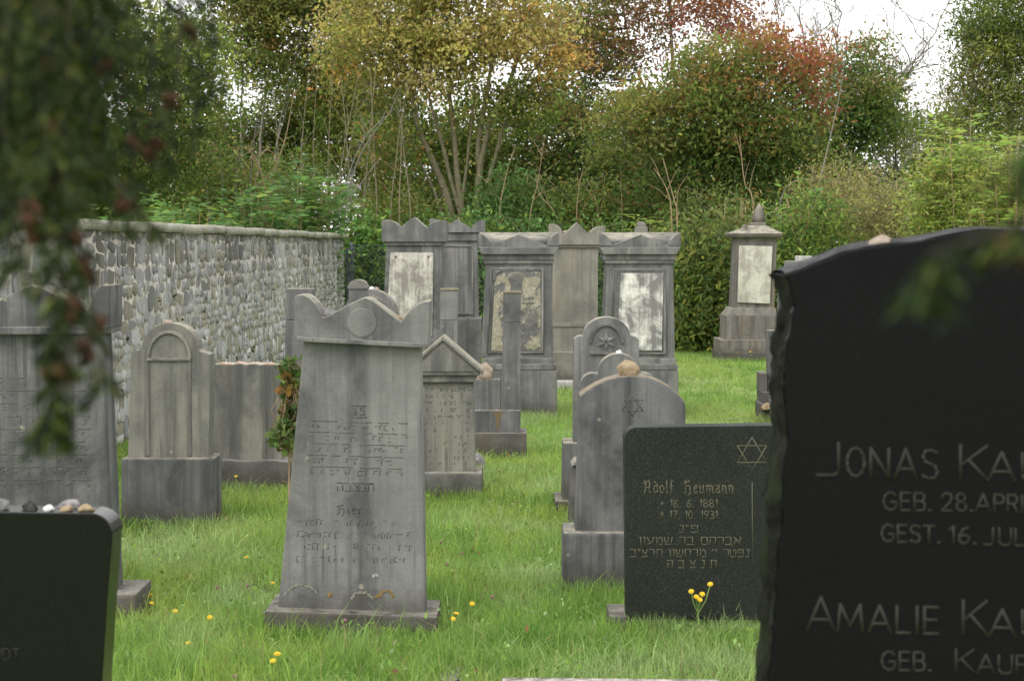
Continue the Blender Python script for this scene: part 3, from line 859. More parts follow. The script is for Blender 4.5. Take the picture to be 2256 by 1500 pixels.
# ---- star stone with segmental arch
fr = Fr(1392, 1300)
t = thing("gravestone", "grey gravestone with shallow curved top and incised star, a tan rock on it", "gravestone", fr.loc)
top_arc = [(1278,872),(1292,861),(1312,849),(1336,838),(1362,831),(1395,828),(1425,831),(1452,840),(1476,853),(1496,870),(1510,889)]
body = prism(fr, "body", M['blue_dark'], t, top_arc + [(1513,1175),(1267,1175)], 0, .17, .008)
letters(fr, "star_of_david", M['letter_worn'], body, star_lines(1393,893,27,24), 1.8)
prism(fr, "top_lichen", M['ochre_top'], body, [(x, y - 1.0) for x, y in top_arc] + [(x, y + 1.2) for x, y in reversed(top_arc)], .004, .166, .001)
prism(fr, "pedestal", M['blue_dark'], t, [(1241,1173),(1542,1175),(1542,1370),(1240,1370)], -.06, .24, .014)
rock("rock", "tan angular rock on the curved top of the gravestone with the incised star", 1383, 829, 52, 37, fr.d + .07, M['rock_tan'], 61)

# ---- double arch stone behind it
fr = Fr(1362, 1160)
t = thing("gravestone", "small three lobed gravestone with a white pebble on top, behind the star stone", "gravestone", fr.loc)
out = [(1277,1024),(1277,852)] + arc(1306,852,28,30,170,72,6) + [(1317,822)] + arc(1364,824,47,45,172,8,16) + [(1411,822)] + arc(1420,852,28,30,108,10,6) + [(1449,852),(1449,1024)]
prism(fr, "body", M['blue'], t, out, 0, .13, .005)
trap(fr, "moulding", M['blue'], t, (1268,1458,1016), (1260,1466,1026), -.05, .18, .005)
trap(fr, "pedestal", M['plinth'], t, (1258,1470,1026), (1252,1474,1210), -.03, .2)
rock("pebble", "small white pebble on top of the three lobed gravestone", 1363, 781, 13, 10, fr.d + .05, M['rock_white'], 63, cat="pebble")

# ---- arch stone with flower relief
fr = Fr(1335, 1120)
t = thing("gravestone", "round arched gravestone with a carved six petalled flower star in its arch", "gravestone", fr.loc)
out = [(1265,748),(1272,742),(1284,740)] + arc(1337,742,52,43,178,2,18) + [(1390,740),(1400,742),(1408,748),(1409,985),(1263,985)]
body = prism(fr, "body", M['blue_far'], t, out, 0, .18, .005)
arch_band(fr, "arch_moulding", M['blue_far'], body, 1336, 757, 32, 39, 39, 46, -.014, .01)
prism(fr, "ledge", M['blue_far'], body, [(1300,776),(1372,777),(1372,782),(1300,781)], -.014, .01, .002)
def petals():
    mb = MB()
    cx, cy = fr.p(1335, 753, 0)
    R = fr.m(23)
    for k in range(6):
        a = math.radians(90 + 60 * k)
        def P(r, da): return (cx + r * math.cos(a + da), cy + r * math.sin(a + da) * .92)
        tip, l, r_, o_ = P(R, 0), P(R * .5, .5), P(R * .5, -.5), P(R * .06, 0)
        mid = P(R * .5, 0)
        mb.poly([(tip[0], -.004, tip[1]), (l[0], -.002, l[1]), (o_[0], -.016, o_[1]), (r_[0], -.002, r_[1]), (mid[0], -.018, mid[1])],
                [(0,4,1),(1,4,2),(2,4,3),(3,4,0)])
    return mb.build("flower_relief", M['blue_dark'], body)
petals()
trap(fr, "pedestal", M['blue'], t, (1241,1432,976), (1239,1434,1106), -.05, .24)
trap(fr, "foot_slab", M['plinth'], t, (1223,1450,1104), (1223,1450,1150), -.12, .3)

# ---- arched stone and post behind the central monument
fr = Fr(815, d=14.2)
t = thing("gravestone", "moulded round arch gravestone peeping out behind the large leaning one", "gravestone", fr.loc)
body = prism(fr, "body", M['blue_far'], t, [(754,700)] + arc(815,700,60,63,178,2,20) + [(875,700),(878,960),(752,960)], 0, .2, .006)
arch_band(fr, "arch_moulding", M['blue_far'], body, 815, 700, 42, 44, 47, 49, -.02, .01)
arch_band(fr, "inner_moulding", M['blue_dark'], body, 815, 700, 32, 34, 35, 37, -.012, .01)
trap(fr, "pedestal", M['blue_dark'], t, (735,895,955), (735,895,1010), -.07, .27)
rock("pebble", "pale flat pebble at the left on the moulded round arch", 818, 638, 16, 7, 14.28, M['rock_white'], 71, cat="pebble")
rock("pebble", "pale flat pebble at the right on the moulded round arch", 829, 640, 15, 8, 14.28, M['rock_pink'], 72, cat="pebble")
fr = Fr(788, d=13.4)
t = thing("gravestone", "narrow post with a domed cap standing before the moulded round arch", "gravestone", fr.loc)
trap(fr, "shaft", M['blue'], t, (768,809,637), (766,811,960), 0, .15, .005)
trap(fr, "collar", M['blue'], t, (765,811,630), (766,810,637), -.01, .16, .004)
prism(fr, "domed_cap", M['brown'], t, [(767,630)] + arc(788,630,20,14,170,10,10) + [(809,630)], -.004, .154, .004)
trap(fr, "base", M['plinth'], t, (752,825,955), (752,825,1030), -.06, .21)

# ---- row of large monuments
def big_monument(cx, base, label, xs, panel, kind):
    fr = Fr(cx, base)
    t = thing("monument", label, "monument", fr.loc)
    X = lambda v: v + cx
    # pedestal, mouldings and tapering body
    trap(fr, "plinth", M['plinth'], t, (X(-88), X(86), base - 8), (X(-88), X(86), base + 40), -.06, .62)
    trap(fr, "pedestal", M['blue_far'], t, (X(-83), X(84), 815), (X(-83), X(84), base - 7), -.03, .58, .012)
    prism(fr, "torus_moulding", M['blue_far'], t, [(X(-80),802),(X(-83),808),(X(-80),815.5),(X(81),815.5),(X(84),808),(X(81),802)], -.035, .58, .008)
    prism(fr, "torus_moulding", M['blue_far'], t, [(X(-76),789),(X(-79),795),(X(-76),802.5),(X(77),802.5),(X(80),795),(X(77),789)], -.02, .56, .008)
    body = trap(fr, "body", M['blue_far'], t, (X(-73), X(72), 580), (X(-83), X(76), 789), 0, .54, .006)
    ring_frame(fr, "panel_moulding", M['blue_far'], body, panel[0], panel[1], -.012, .006)
    ring_frame(fr, "inner_moulding", M['blue_far'], body, panel[1], panel[2], -.006, .006)
    # cornice
    trap(fr, "neck_moulding", M['blue_far'], t, (X(-80), X(78), 572), (X(-76), X(74), 581), -.02, .56, .004)
    trap(fr, "frieze", M['blue_far'], t, (X(-80), X(78), 560), (X(-80), X(78), 572.5), -.03, .57, .003)
    trap(fr, "cornice", M['blue_far'], t, (X(-89), X(88), 545), (X(-82), X(80), 560.5), -.06, .60, .005)
    hb = prism(fr, "pediment_block", M['blue_far'], t, [(X(-89),546),(X(-89),541),(X(-60),540),(X(0),517),(X(60),540),(X(88),541),(X(88),546)], -.05, .10, .003)
    # quarter round ears and the roof sloping back between them
    for s in (-1, 1):
        e = 89
        pts = [(X(s*e), 541.5), (X(s*e), 514), (X(s*(e-6)), 515), (X(s*(e-14)), 520), (X(s*(e-22)), 528), (X(s*(e-28)), 541.5)]
        prism(fr, "ear", M['blue_far'], t, pts if s < 0 else pts[::-1], -.055, .12, .003)
    mb = MB()
    a0, a1 = fr.p(X(-86), 541, .02), fr.p(X(86), 541, .02); b0, b1 = fr.p(X(-86), 512, .5), fr.p(X(86), 512, .5)
    mb.poly([(a0[0], .02, a0[1]), (a1[0], .02, a1[1]), (b1[0], .5, b1[1]), (b0[0], .5, b0[1]), (a0[0], .6, a0[1]), (a1[0], .6, a1[1])],
            [(0,1,2,3),(3,2,5,4),(0,3,4),(1,5,2),(0,4,5,1)])
    mb.build("roof", M['blue_far'], t)
    return fr, t, body
cx = 1143
fr, t, body = big_monument(cx, 922, "tall moulded monument with its plaque fallen out, leaving crusty cream mortar", None,
    [[(1081,590),(1197,590),(1198,779),(1074,779)],[(1086,594),(1193,594),(1194,776),(1079,776)],[(1089,598),(1191,598),(1192,774),(1081,774)]], 'crust')
def crust_panel():
    n1, n2 = 26, 40; v = []; f = []
    for i in range(n2 + 1):
        for j in range(n1 + 1):
            u, w_ = j / n1, i / n2
            px_ = (1091 + (1082 - 1091) * w_) * (1 - u) + 1191 * u; py_ = 599 + (773 - 599) * w_
            x, z = fr.p(px_, py_, 0)
            edge = min(u, 1 - u, w_, 1 - w_) * 12
            h = mnoise.noise(Vector((u * 5, w_ * 8, 2))) * .014 + mnoise.noise(Vector((u * 14, w_ * 22, 5))) * .007
            v.append((x, -.004 - max(0, .006 + h) * min(1, edge), z))
    for i in range(n2):
        for j in range(n1):
            a = i * (n1 + 1) + j; f.append((a, a + n1 + 1, a + n1 + 2, a + 1))
    mb = MB(); mb.poly(v, f); return mb.build("mortar_bed", M['crust'], body)
crust_panel()
prism(fr, "broken_corner", M['blue_far'], body, [(1086,596),(1104,596),(1094,604),(1090,618),(1085,618)], -.018, .0, .003)

cx = 1411
fr, t, body = big_monument(cx, 922, "tall moulded monument with a blotchy white marble plaque", None,
    [[(1351,592),(1467,592),(1470,781),(1344,781)],[(1356,596),(1464,596),(1466,778),(1350,778)],[(1359,600),(1461,600),(1463,776),(1354,776)]], 'marble')
prism(fr, "plaque", M['marble_mottled'], body, [(1368,602),(1462,602),(1458,772),(1358,772)], -.016, .01, .003)

# stump behind the right one
fr = Fr(1413, d=19.5)
t = thing("monument", "tapering grey stone stump showing above the monument with the blotchy plaque", "monument", fr.loc)
frustum(fr, "stump", M['brown'], t, (1400,1427,500), (1395,1431,540), .13, .18, .09)
frustum(fr, "stump_top", M['brown'], t, (1405,1421,489), (1402,1425,500.5), .08, .12, .09)
frustum(fr, "shaft", M['brown'], t, (1392,1434,539), (1385,1441,780), .2, .26, .09)
frustum(fr, "pedestal", M['brown'], t, (1372,1454,779), (1372,1454,880), .4, .4, .09)

# ---- rear row: horned monuments
def horned(cx, label, mat, d, crown, neck, body, ped, plinth, T=.45, group=None):
    fr = Fr(cx, d=d)
    t = thing("monument", label, "monument", fr.loc)
    prism(fr, "crown", mat, t, crown, -.05, T, .008)
    if neck: trap(fr, "neck_moulding", mat, t, *neck, -.025, T - .02, .005)
    b = trap(fr, "body", mat, t, *body, 0, T - .04, .008)
    trap(fr, "pedestal", mat, t, *ped, -.05, T + .03, .012)
    trap(fr, "plinth", M['plinth'], t, *plinth, -.1, T + .08, .012)
    return fr, t, b
def horn_l(x0, x1, yt, yb, n=7):    # concave quarter sweep falling to the right
    return [(x0, yt)] + [(x0 + (x1 - x0) * (.18 + .82 * math.sin(math.radians(a))), yb - (yb - yt) * math.cos(math.radians(a))) for a in np.linspace(10, 90, n)]
def horn_r(x0, x1, yt, yb, n=7):
    return [(x0 + x1 - x, y) for x, y in reversed(horn_l(x0, x1, yt, yb, n))]
crown = [(841,533),(841,486)] + horn_l(841,878,484,503)[1:] + [(913,478),(942,505)] + horn_r(942,984,486,505)[0:] + [(984,533)]
fr, t, b = horned(913, "rear monument with horned crown and a white marble plaque streaked grey", M['blue_far'], 19.0, crown,
    ((846,980,533),(852,974,541)), ((851,972,541),(842,976,748)), ((834,986,748),(834,986,850)), ((826,994,850),(826,994,890)))
prism(fr, "plaque", M['marble'], b, [(860,556),(955,557),(952,740),(851,740)], -.018, .01, .003)
for x in (872, 944):
    disc(fr, "plaque_bolt", M['rust'], b, x, 566, 2.6, -.024, -.01)
crown = [(946,512),(946,482)] + horn_l(946,978,482,505)[1:] + [(1005,483),(1040,504)] + horn_r(1040,1068,485,505) + [(1068,512)]
fr, t, b = horned(1006, "rear grey monument with low gable crown and sunk panel, behind the double pillars", M['blue_far'], 20.3, crown,
    ((953,1055,513),(956,1052,531)), ((957,1051,531),(953,1054,702)), ((946,1060,701),(946,1060,812)), ((938,1068,812),(938,1068,870)))
ring_frame(fr, "panel_moulding", M['blue_far'], b, [(968,540),(1042,540),(1044,694),(966,694)], [(972,544),(1038,544),(1040,690),(970,690)], -.012, .005)
crown = [(1210,540),(1210,494)] + horn_l(1210,1240,493,516)[1:] + [(1246,514),(1271,490),(1300,518)] + horn_r(1300,1334,498,518) + [(1334,540)]
fr, t, b = horned(1271, "rear sandy brown monument with a zigzag horned crown between the two moulded ones", M['sand'], 20.3, crown,
    ((1214,1330,540),(1218,1326,546)), ((1219,1318,546),(1214,1316,776)), ((1206,1322,775),(1206,1322,838)), ((1200,1330,838),(1200,1330,876)), .4)
trap(fr, "band", M['sand'], t, (1213,1318,711), (1212,1319,720), -.012, .37, .004)
M['whitestone'] = plain('pale_kerb_stone', (.42,.41,.39,1), .9, (.30,.295,.28,1), 20)
rock("pebble", "tan pebble lodged in the left notch of the zigzag crown", 1246, 517, 15, 9, 20.45, M['rock_pink'], 81, cat="pebble")
fr = Fr(1275, 852)
tag(prism(fr, "kerb_stone", M['whitestone'], None, [(1228,841),(1330,841),(1330,875),(1228,875)], 0, .3, .01), "pale kerb stone in the grass below the sandy brown monument", "kerb").location = fr.loc

# ---- obelisk monument on the right
fr = Fr(1655, 790)
t = thing("monument", "free standing monument with pointed finial, pyramid cap and white marble plaque", "monument", fr.loc)
yc = .36
frustum(fr, "foot_slab", M['plinth'], t, (1585,1723,776), (1584,1724,810), .86, .88, yc)
frustum(fr, "plinth", M['brown'], t, (1587,1720,749), (1586,1721,777), .82, .83, yc)
frustum(fr, "pedestal", M['brown'], t, (1599,1713,695), (1598,1714,750), .70, .71, yc)
frustum(fr, "base_moulding", M['brown'], t, (1612,1708,678), (1601,1713,695.5), .60, .70, yc)
body = frustum(fr, "body", M['brown'], t, (1623,1712,527), (1616,1706,679), .54, .57, yc)
frustum(fr, "neck_moulding", M['brown'], t, (1620,1715,522), (1623,1712,527.5), .59, .55, yc)
frustum(fr, "eave", M['brown'], t, (1610,1727,514), (1613,1724,522.5), .73, .70, yc, .01)
frustum(fr, "roof", M['brown'], t, (1652,1689,497), (1611,1726,514.5), .23, .71, yc, .01)
frustum(fr, "finial_base", M['brown'], t, (1655,1687,490), (1653,1688,497.5), .20, .22, yc)
def finial():
    bm = bmesh.new()
    prof = [(0,.0),(.5,.02),(.47,.3),(.42,.55),(.30,.78),(.14,.93),(.02,1)]
    c0 = fr.p(1671, 490.5, yc); c1 = fr.p(1673, 450, yc); w = fr.m(28)
    H = c1[1] - c0[1]; rings = []
    for r_, h in prof[1:]:
        rings.append([bm.verts.new((c0[0] + (c1[0]-c0[0])*h + r_*w*math.cos(a), yc + r_*w*math.sin(a), c0[1] + H*h)) for a in np.linspace(0, 2*math.pi, 13)[:-1]])
    for a, b in zip(rings[:-1], rings[1:]):
        for i in range(12): bm.faces.new((a[i], a[(i+1)%12], b[(i+1)%12], b[i]))
    bm.faces.new(rings[-1]); bm.faces.new(list(reversed(rings[0])))
    me = bpy.data.meshes.new("finial"); bm.to_mesh(me); bm.free()
    me.polygons.foreach_set("use_smooth", [True]*len(me.polygons))
    return link("finial", me, M['brown'], t)
finial()
# the plaque lies on the body's front face, which starts at local y = yc - depth/2
prism(fr, "plaque", M['marble_pale'], body, [(1629,541),(1702,543),(1696,669),(1625,666)], yc - .315, yc - .24, .004)
rock("pebble", "small grey pebble on the left slope of the pyramid cap", 1642, 503, 13, 9, fr.d + .1, M['rock_grey'], 83, cat="pebble")

# ---- stones half hidden by the tall black slab
fr = Fr(1730, 930)
t = thing("gravestone", "pale slender gravestone on stepped blocks, half hidden by the tall black one", "gravestone", fr.loc)
prism(fr, "stele", M['blue_far'], t, [(1693,728),(1760,728),(1760,842),(1712,842),(1706,828),(1702,838),(1693,842)], .05, .2, .006)
prism(fr, "stele_foot", M['blue'], t, [(1692,840),(1762,840),(1762,870),(1692,870)], .03, .24, .008)
prism(fr, "step", M['plinth'], t, [(1676,822),(1691,822),(1691,864),(1676,864)], .02, .3, .008)
prism(fr, "step", M['plinth'], t, [(1679,864),(1780,864),(1780,890),(1679,890)], -.03, .32, .008)
prism(fr, "step", M['plinth'], t, [(1677,889),(1790,889),(1790,960),(1677,960)], -.06, .35, .012)
rock("rock", "tan rock on the stepped blocks beside the tall black gravestone", 1690, 903, 27, 16, fr.d - .08, M['rock_tan'], 85)
fr = Fr(1770, d=15.5)
t = thing("gravestone", "grey stepped headstone whose top shows just above the tall black stone's sloping shoulder", "gravestone", fr.loc)
trap(fr, "body", M['blue_far'], t, (1724,1816,640), (1719,1821,880), 0, .3)
trap(fr, "shoulder", M['blue_far'], t, (1738,1802,575), (1736,1804,641), .02, .28)
trap(fr, "top_block", M['whitestone'], t, (1760,1790,564), (1760,1790,576), .04, .26)
trap(fr, "pedestal", M['blue'], t, (1708,1832,879), (1708,1832,980), -.06, .36)

# ---- kerb and flat stones in the grass
fr = Fr(1350, d=6.0)
k = prism(fr, "grave_kerb", M['concrete'], None, [(1105,1515),(1597,1520),(1597,1640),(1105,1640)], .0, .16, .01)
k.location = fr.loc
tag(k, "speckled concrete grave kerb across the bottom edge of the grass", "kerb")
def flat_stone(label, px, py, w, dep, seed, mat):
    d = depth_of(py); c = W(px, py, d); r = random.Random(seed)
    pts = [(w/2 * r.uniform(.85, 1.05) * math.cos(a), dep/2 * r.uniform(.85, 1.05) * math.sin(a)) for a in np.linspace(0, 2*math.pi, 10)[:-1]]
    bm = bmesh.new()
    top_ = [bm.verts.new((x, y, .02)) for x, y in pts]; bot = [bm.verts.new((x*1.03, y*1.03, -.06)) for x, y in pts]
    bm.faces.new(top_); bm.faces.new(list(reversed(bot)))
    for i in range(len(pts)):
        j = (i+1) % len(pts); bm.faces.new((bot[i], bot[j], top_[j], top_[i]))
    me = bpy.data.meshes.new("flat_stone"); bm.to_mesh(me); bm.free()
    o = link("flat_stone", me, mat); o.location = (c.x, d, ground_z(c.x, d))
    return tag(o, label, "stone")
flat_stone("flat grey stone sunk in the grass left of the grave kerb", 992, 1478, .085, .30, 3, M['plinth'])
flat_stone("flat pale stone sunk in the grass between the leaning and star stones", 1165, 1190, .20, .45, 5, M['plinth'])
# ================================================================== RUBBLE WALL
P0 = Vector((-3.275, 8.5, 0)); DIR = Vector((.0094, 1, 0)).normalized(); NRM = Vector((DIR.y, -DIR.x, 0))
WL, WH = 23.7, 1.70
wall = thing("rubble_wall", "rubble limestone boundary wall with rough coping running back on the left", "wall", tuple(P0))
def wp(s, off, z): return DIR * s + NRM * off + Vector((0, 0, z))
mb = MB()
vs = [wp(s, o_, z) for z in (-.2, WH) for s, o_ in ((0, 0), (WL, 0), (WL, -.42), (0, -.42))]
mb.poly(vs, [(0,1,2,3),(4,7,6,5),(0,4,5,1),(1,5,6,2),(2,6,7,3),(3,7,4,0)])
mb.build("mortar_core", M['mortar'], wall)
def stone_variant(seed):
    """unit rubble stone: x along the wall, y proud of it, z up, an irregular chipped face"""
    r = random.Random(seed); n = 7
    ang = [2*math.pi*(i + r.uniform(-.25, .25))/n for i in range(n)]
    def sq(a):   # squarish outline
        c, s_ = math.cos(a), math.sin(a); k = 1 / max(abs(c), abs(s_)) * .5 * .8 + .5 * .2
        return c * k, s_ * k
    rim = [(sq(a)[0]*r.uniform(.82, 1.08), sq(a)[1]*r.uniform(.82, 1.08)) for a in ang]
    v = [(x, -1.0, z) for x, z in rim] + [(x*r.uniform(.97,1.0), .45*r.uniform(.5,1.2), z*r.uniform(.97,1.0)) for x, z in rim] + \
        [(x*r.uniform(.84,.97), r.uniform(.6,1.0), z*r.uniform(.84,.97)) for x, z in rim]
    f = []
    for a in (0, n):
        for i in range(n):
            j = (i + 1) % n; f.append((a+i, a+j, a+n+j, a+n+i))
    f.append(tuple(2*n + i for i in range(n)))
    return v, f
VAR = [stone_variant(100 + i) for i in range(12)]
VME = []
for v, f in VAR:
    me = np_mesh("stone", np.array(v), [len(x) for x in f], [i for x in f for i in x]); me.materials.append(M['wallstone']); VME.append(me)
rr = random.Random(19)
items = []
z = -.04
while z < WH - .03:
    h = rr.uniform(.09, .22)
    if z + h > WH - .06: h = WH + .0 - z
    s = rr.uniform(-.3, 0)
    while s < WL:
        L = rr.choice((rr.uniform(.04, .09), rr.uniform(.06, .15), rr.uniform(.10, .22), rr.uniform(.18, .36)))
        if s + L > WL - .1: L = WL - s + .005
        if rr.random() < .4 and h > .12:      # two thin ones instead of a tall one
            hh = h * rr.uniform(.4, .6)
            items.append((s + L/2, z + hh/2, L, hh)); items.append((s + L/2, z + hh + (h-hh)/2, L, h - hh))
        else:
            items.append((s + L/2, z + h/2 + rr.uniform(-.035, .035), L, h * rr.uniform(.75, 1.25)))
        s += L
    z += h
def show(it):
    s, zz, L, h = it; d = 8.5 + s
    px_ = CX + FPX * (P0.x + .0094 * s) / d
    vis = 1.0 if px_ > -10 else 0.02
    return vis * (L * 3.1 * FPX / d**2) * (h * FPX / d)
items.sort(key=show, reverse=True)
rot = Matrix((( DIR.x, NRM.x, 0), (DIR.y, NRM.y, 0), (0, 0, 1))).to_4x4()
rest_v, rest_f = [], []
for k, (s, zz, L, h) in enumerate(items):
    sc = (L * rr.uniform(.94, 1.06), rr.uniform(.003, .014), h * rr.uniform(.94, 1.05))
    tilt = Matrix.Rotation(rr.uniform(-.14, .14), 4, 'Y')
    mtx = Matrix.Translation(wp(s, rr.uniform(-.004, .004), zz)) @ rot @ tilt @ Matrix.Diagonal((*sc, 1))
    if rr.random() < .5: mtx = mtx @ Matrix.Diagonal((-1, 1, -1, 1))
    i = rr.randrange(12)
    if k < 290:
        o = link("stone", VME[i], None, wall); o.matrix_local = mtx
    else:
        b = len(rest_v); v, f = VAR[i]
        rest_v += [tuple(mtx @ Vector(p)) for p in v]; rest_f += [tuple(b + q for q in x) for x in f]
mb = MB(); mb.v, mb.f = rest_v, rest_f
tag(mb.build("stone_rubble", M['wallstone'], wall), kind="stuff")
s = -.2
while s < WL:
    L = rr.uniform(.55, 1.0); e = min(s + L, WL + .12)
    dz = rr.uniform(-.012, .012); m_ = MB()
    n = max(3, int((e - s) / .15)); v = []; f = []
    for i in range(n + 1):
        ss = s + (e - s - .008) * i / n; j = lambda a: rr.uniform(-a, a)
        v += [wp(ss, .06 + j(.012), WH + .004 + dz), wp(ss, .065 + j(.014), WH + .055 + dz + j(.006)), wp(ss, .045 + j(.01), WH + .085 + dz + j(.008)), wp(ss, -.45, WH + .10 + dz + j(.008)), wp(ss, -.48, WH + .004 + dz)]
    for i in range(n):
        for q in range(5): f.append((i*5 + q, i*5 + (q+1) % 5, (i+1)*5 + (q+1) % 5, (i+1)*5 + q))
    f += [(4,3,2,1,0), tuple(n*5 + q for q in range(5))]
    m_.poly(v, f); m_.build("coping_slab", M['coping'], wall)
    s = e
mb = MB()
for _ in range(60):
    s, zz = rr.uniform(1, WL), rr.uniform(.1, 1.15) if rr.random() < .8 else rr.uniform(.2, 1.6)
    for q in range(6):
        c = wp(s + rr.uniform(-.04, .04), rr.uniform(.01, .025), zz + rr.uniform(-.03, .03)); w = rr.uniform(.008, .02)
        a = [c + Vector((rr.uniform(-w, w), rr.uniform(-w, w), rr.uniform(-w, w))) for _ in range(4)]
        mb.poly(a, [(0,1,2),(0,2,3),(0,3,1),(1,3,2)])
tag(mb.build("moss_tuft", M['moss'], wall), kind="stuff")

# ================================================================== CHAIN LINK FENCE
fence = thing("chain_link_fence", "grey green chain link fence continuing from the end of the rubble wall", "fence", (-3.0, 32.6, 0))
FL = 8.6; FH = 1.58
for x in (.05, 2.9, 5.7, 8.5):
    m_ = MB(); m_.tube([(x, .04, -.2), (x, .04, FH + .06)], .03 if x > 1 else .045, 8); m_.build("post", M['post'], fence)
m_ = MB(); m_.tube([(0, 0, FH), (FL, 0, FH)], .006, 4); m_.build("top_wire", M['wire'], fence)
m_ = MB(); step = .085
i = -int(FH / step) - 1
while i * step < FL:
    for sgn in (1, -1):
        x0, x1 = i * step, i * step + FH
        z0, z1 = (0.0, FH) if sgn > 0 else (FH, 0.0)
        def cl(x0, z0, x1, z1):
            if x0 < 0: z0 += (z1 - z0) * (-x0) / (x1 - x0); x0 = 0
            if x1 > FL: z1 = z0 + (z1 - z0) * (FL - x0) / (x1 - x0); x1 = FL
            return x0, z0, x1, z1
        if x1 > 0.02 and x0 < FL - .02:
            a = cl(x0, z0, x1, z1); m_.tube([(a[0], .002 * sgn, a[1]), (a[2], .002 * sgn, a[3])], .0032, 3, False)
    i += 1
tag(m_.build("wire_mesh", M['wire'], fence), kind="stuff")
m_ = MB(); 
for k in range(40):
    a = k * .62
    m_.tube([(.02 + .075*math.cos(a + t_*2.4), .0 + .075*math.sin(a + t_*2.4), .12 + t_*1.4) for t_ in np.linspace(0, 1, 9)], .004, 3, False)
    m_.tube([(.02 + .075*math.cos(a - t_*2.4), .0 + .075*math.sin(a - t_*2.4), .12 + t_*1.4) for t_ in np.linspace(0, 1, 9)], .004, 3, False)
m_.build("mesh_roll", M['post'], fence)

# ================================================================== HOUSES BEHIND THE TREES
def house(name, label, px0, px1, py_eave, py_ridge, d, wall_mat, depth=8.0, wins=()):
    a, b = W(px0, py_eave, d), W(px1, py_eave, d); zr = W(px0, py_ridge, d).z
    w, h = b.x - a.x, a.z
    t = thing(name, label, "house", (a.x, d, 0))
    m_ = MB(); m_.box(0, w, 0, depth, -.2, h); wl = m_.build("wall", wall_mat, t)
    m_ = MB(); o_ = .35
    m_.poly([(-o_, -o_, h - .1), (w + o_, -o_, h - .1), (w + o_, depth + o_, h - .1), (-o_, depth + o_, h - .1), (-o_, depth/2, zr), (w + o_, depth/2, zr)],
            [(0,1,5,4),(2,3,4,5),(0,4,3),(1,2,5),(3,2,1,0)])
    rf = m_.build("roof", M['tiles'], t)
    m_ = MB(); m_.box(w*.3, w*.3 + .6, depth/2 - .3, depth/2 + .3, zr - .5, zr + .8); m_.build("chimney", wall_mat, rf)
    for x, z in wins:
        m_ = MB(); m_.box(x - .6, x + .6, -.05, .04, z - .7, z + .7); f_ = m_.build("window", M['render'], t)
        m_ = MB(); m_.box(x - .5, x + .5, -.07, -.04, z - .6, z + .6); m_.build("pane", M['glass'], f_)
house("house", "white rendered house glimpsed through the leaves behind the end of the wall", 752, 803, 428, 395, 62, M['render'], 7)
house("house", "grey roofed house glimpsed through the trees above the moulded monuments", 1290, 1500, 452, 398, 70, M['greyrender'], 9, ((1.2, 1.5), (3.0, 1.5)))
house("house", "low grey house glimpsed through shrubs above the tall black gravestone", 1850, 2020, 455, 385, 60, M['greyrender'], 8, ((1.0, 1.6),))
# ================================================================== FOLIAGE
def leaf_quads(centers, length, width, colors, droop=.35, fold=.18, up=.4, gen=rng, dirs=None):
    """one folded rhombus per leaf; returns verts, faces_n, idx, tint"""
    n = len(centers)
    if dirs is None:
        dirs = gen.normal(size=(n, 3)); dirs[:, 2] -= droop
    dirs = dirs / (np.linalg.norm(dirs, axis=1, keepdims=True) + 1e-9)
    nr = gen.normal(size=(n, 3)); nr[:, 2] += up; nr[:, 1] -= up * .5
    side = np.cross(dirs, nr); side /= (np.linalg.norm(side, axis=1, keepdims=True) + 1e-9)
    nrm = np.cross(side, dirs)
    L = (np.asarray(length) * gen.uniform(.5, 1.55, n))[:, None]
    Wd = (np.asarray(width) * gen.uniform(.7, 1.2, n))[:, None]
    base = centers - dirs * L * .5
    v = np.stack([base, base + dirs * L * .45 + side * Wd * .5 + nrm * Wd * fold, base + dirs * L, base + dirs * L * .45 - side * Wd * .5 + nrm * Wd * fold], 1)
    # two triangles sharing the midrib
    k = np.arange(n)[:, None] * 4
    idx = np.concatenate([k, k + 1, k + 2, k, k + 2, k + 3], 1)
    return v.reshape(-1, 3), np.full(2 * n, 3), idx.ravel(), np.repeat(colors, 4, axis=0)

def pick(pal, n, gen=rng, jit=.22):
    c = np.array([p[0] for p in pal]); w = np.array([p[1] for p in pal], dtype=float); w /= w.sum()
    out = c[gen.choice(len(c), n, p=w)]
    return np.clip(out * np.exp(gen.normal(0, jit, (n, 1))) * (1 + gen.normal(0, .07, (n, 3))), 0, 1)

GREEN = (.125, .20, .042); DKGREEN = (.075, .13, .036); OLIVE = (.215, .225, .062); YELGREEN = (.31, .345, .075)
YELLOW = (.52, .47, .14); GOLD = (.52, .41, .14); ORANGE = (.55, .28, .09); PEACH = (.58, .45, .28)
RUST = (.32, .15, .055); RED = (.34, .085, .075); PLUM = (.25, .135, .095); BROWNL = (.33, .25, .14)
ELDER = (.16, .30, .10); LAUREL = (.11, .195, .055); BRIGHT = (.28, .40, .085); PALEOL = (.34, .345, .16)

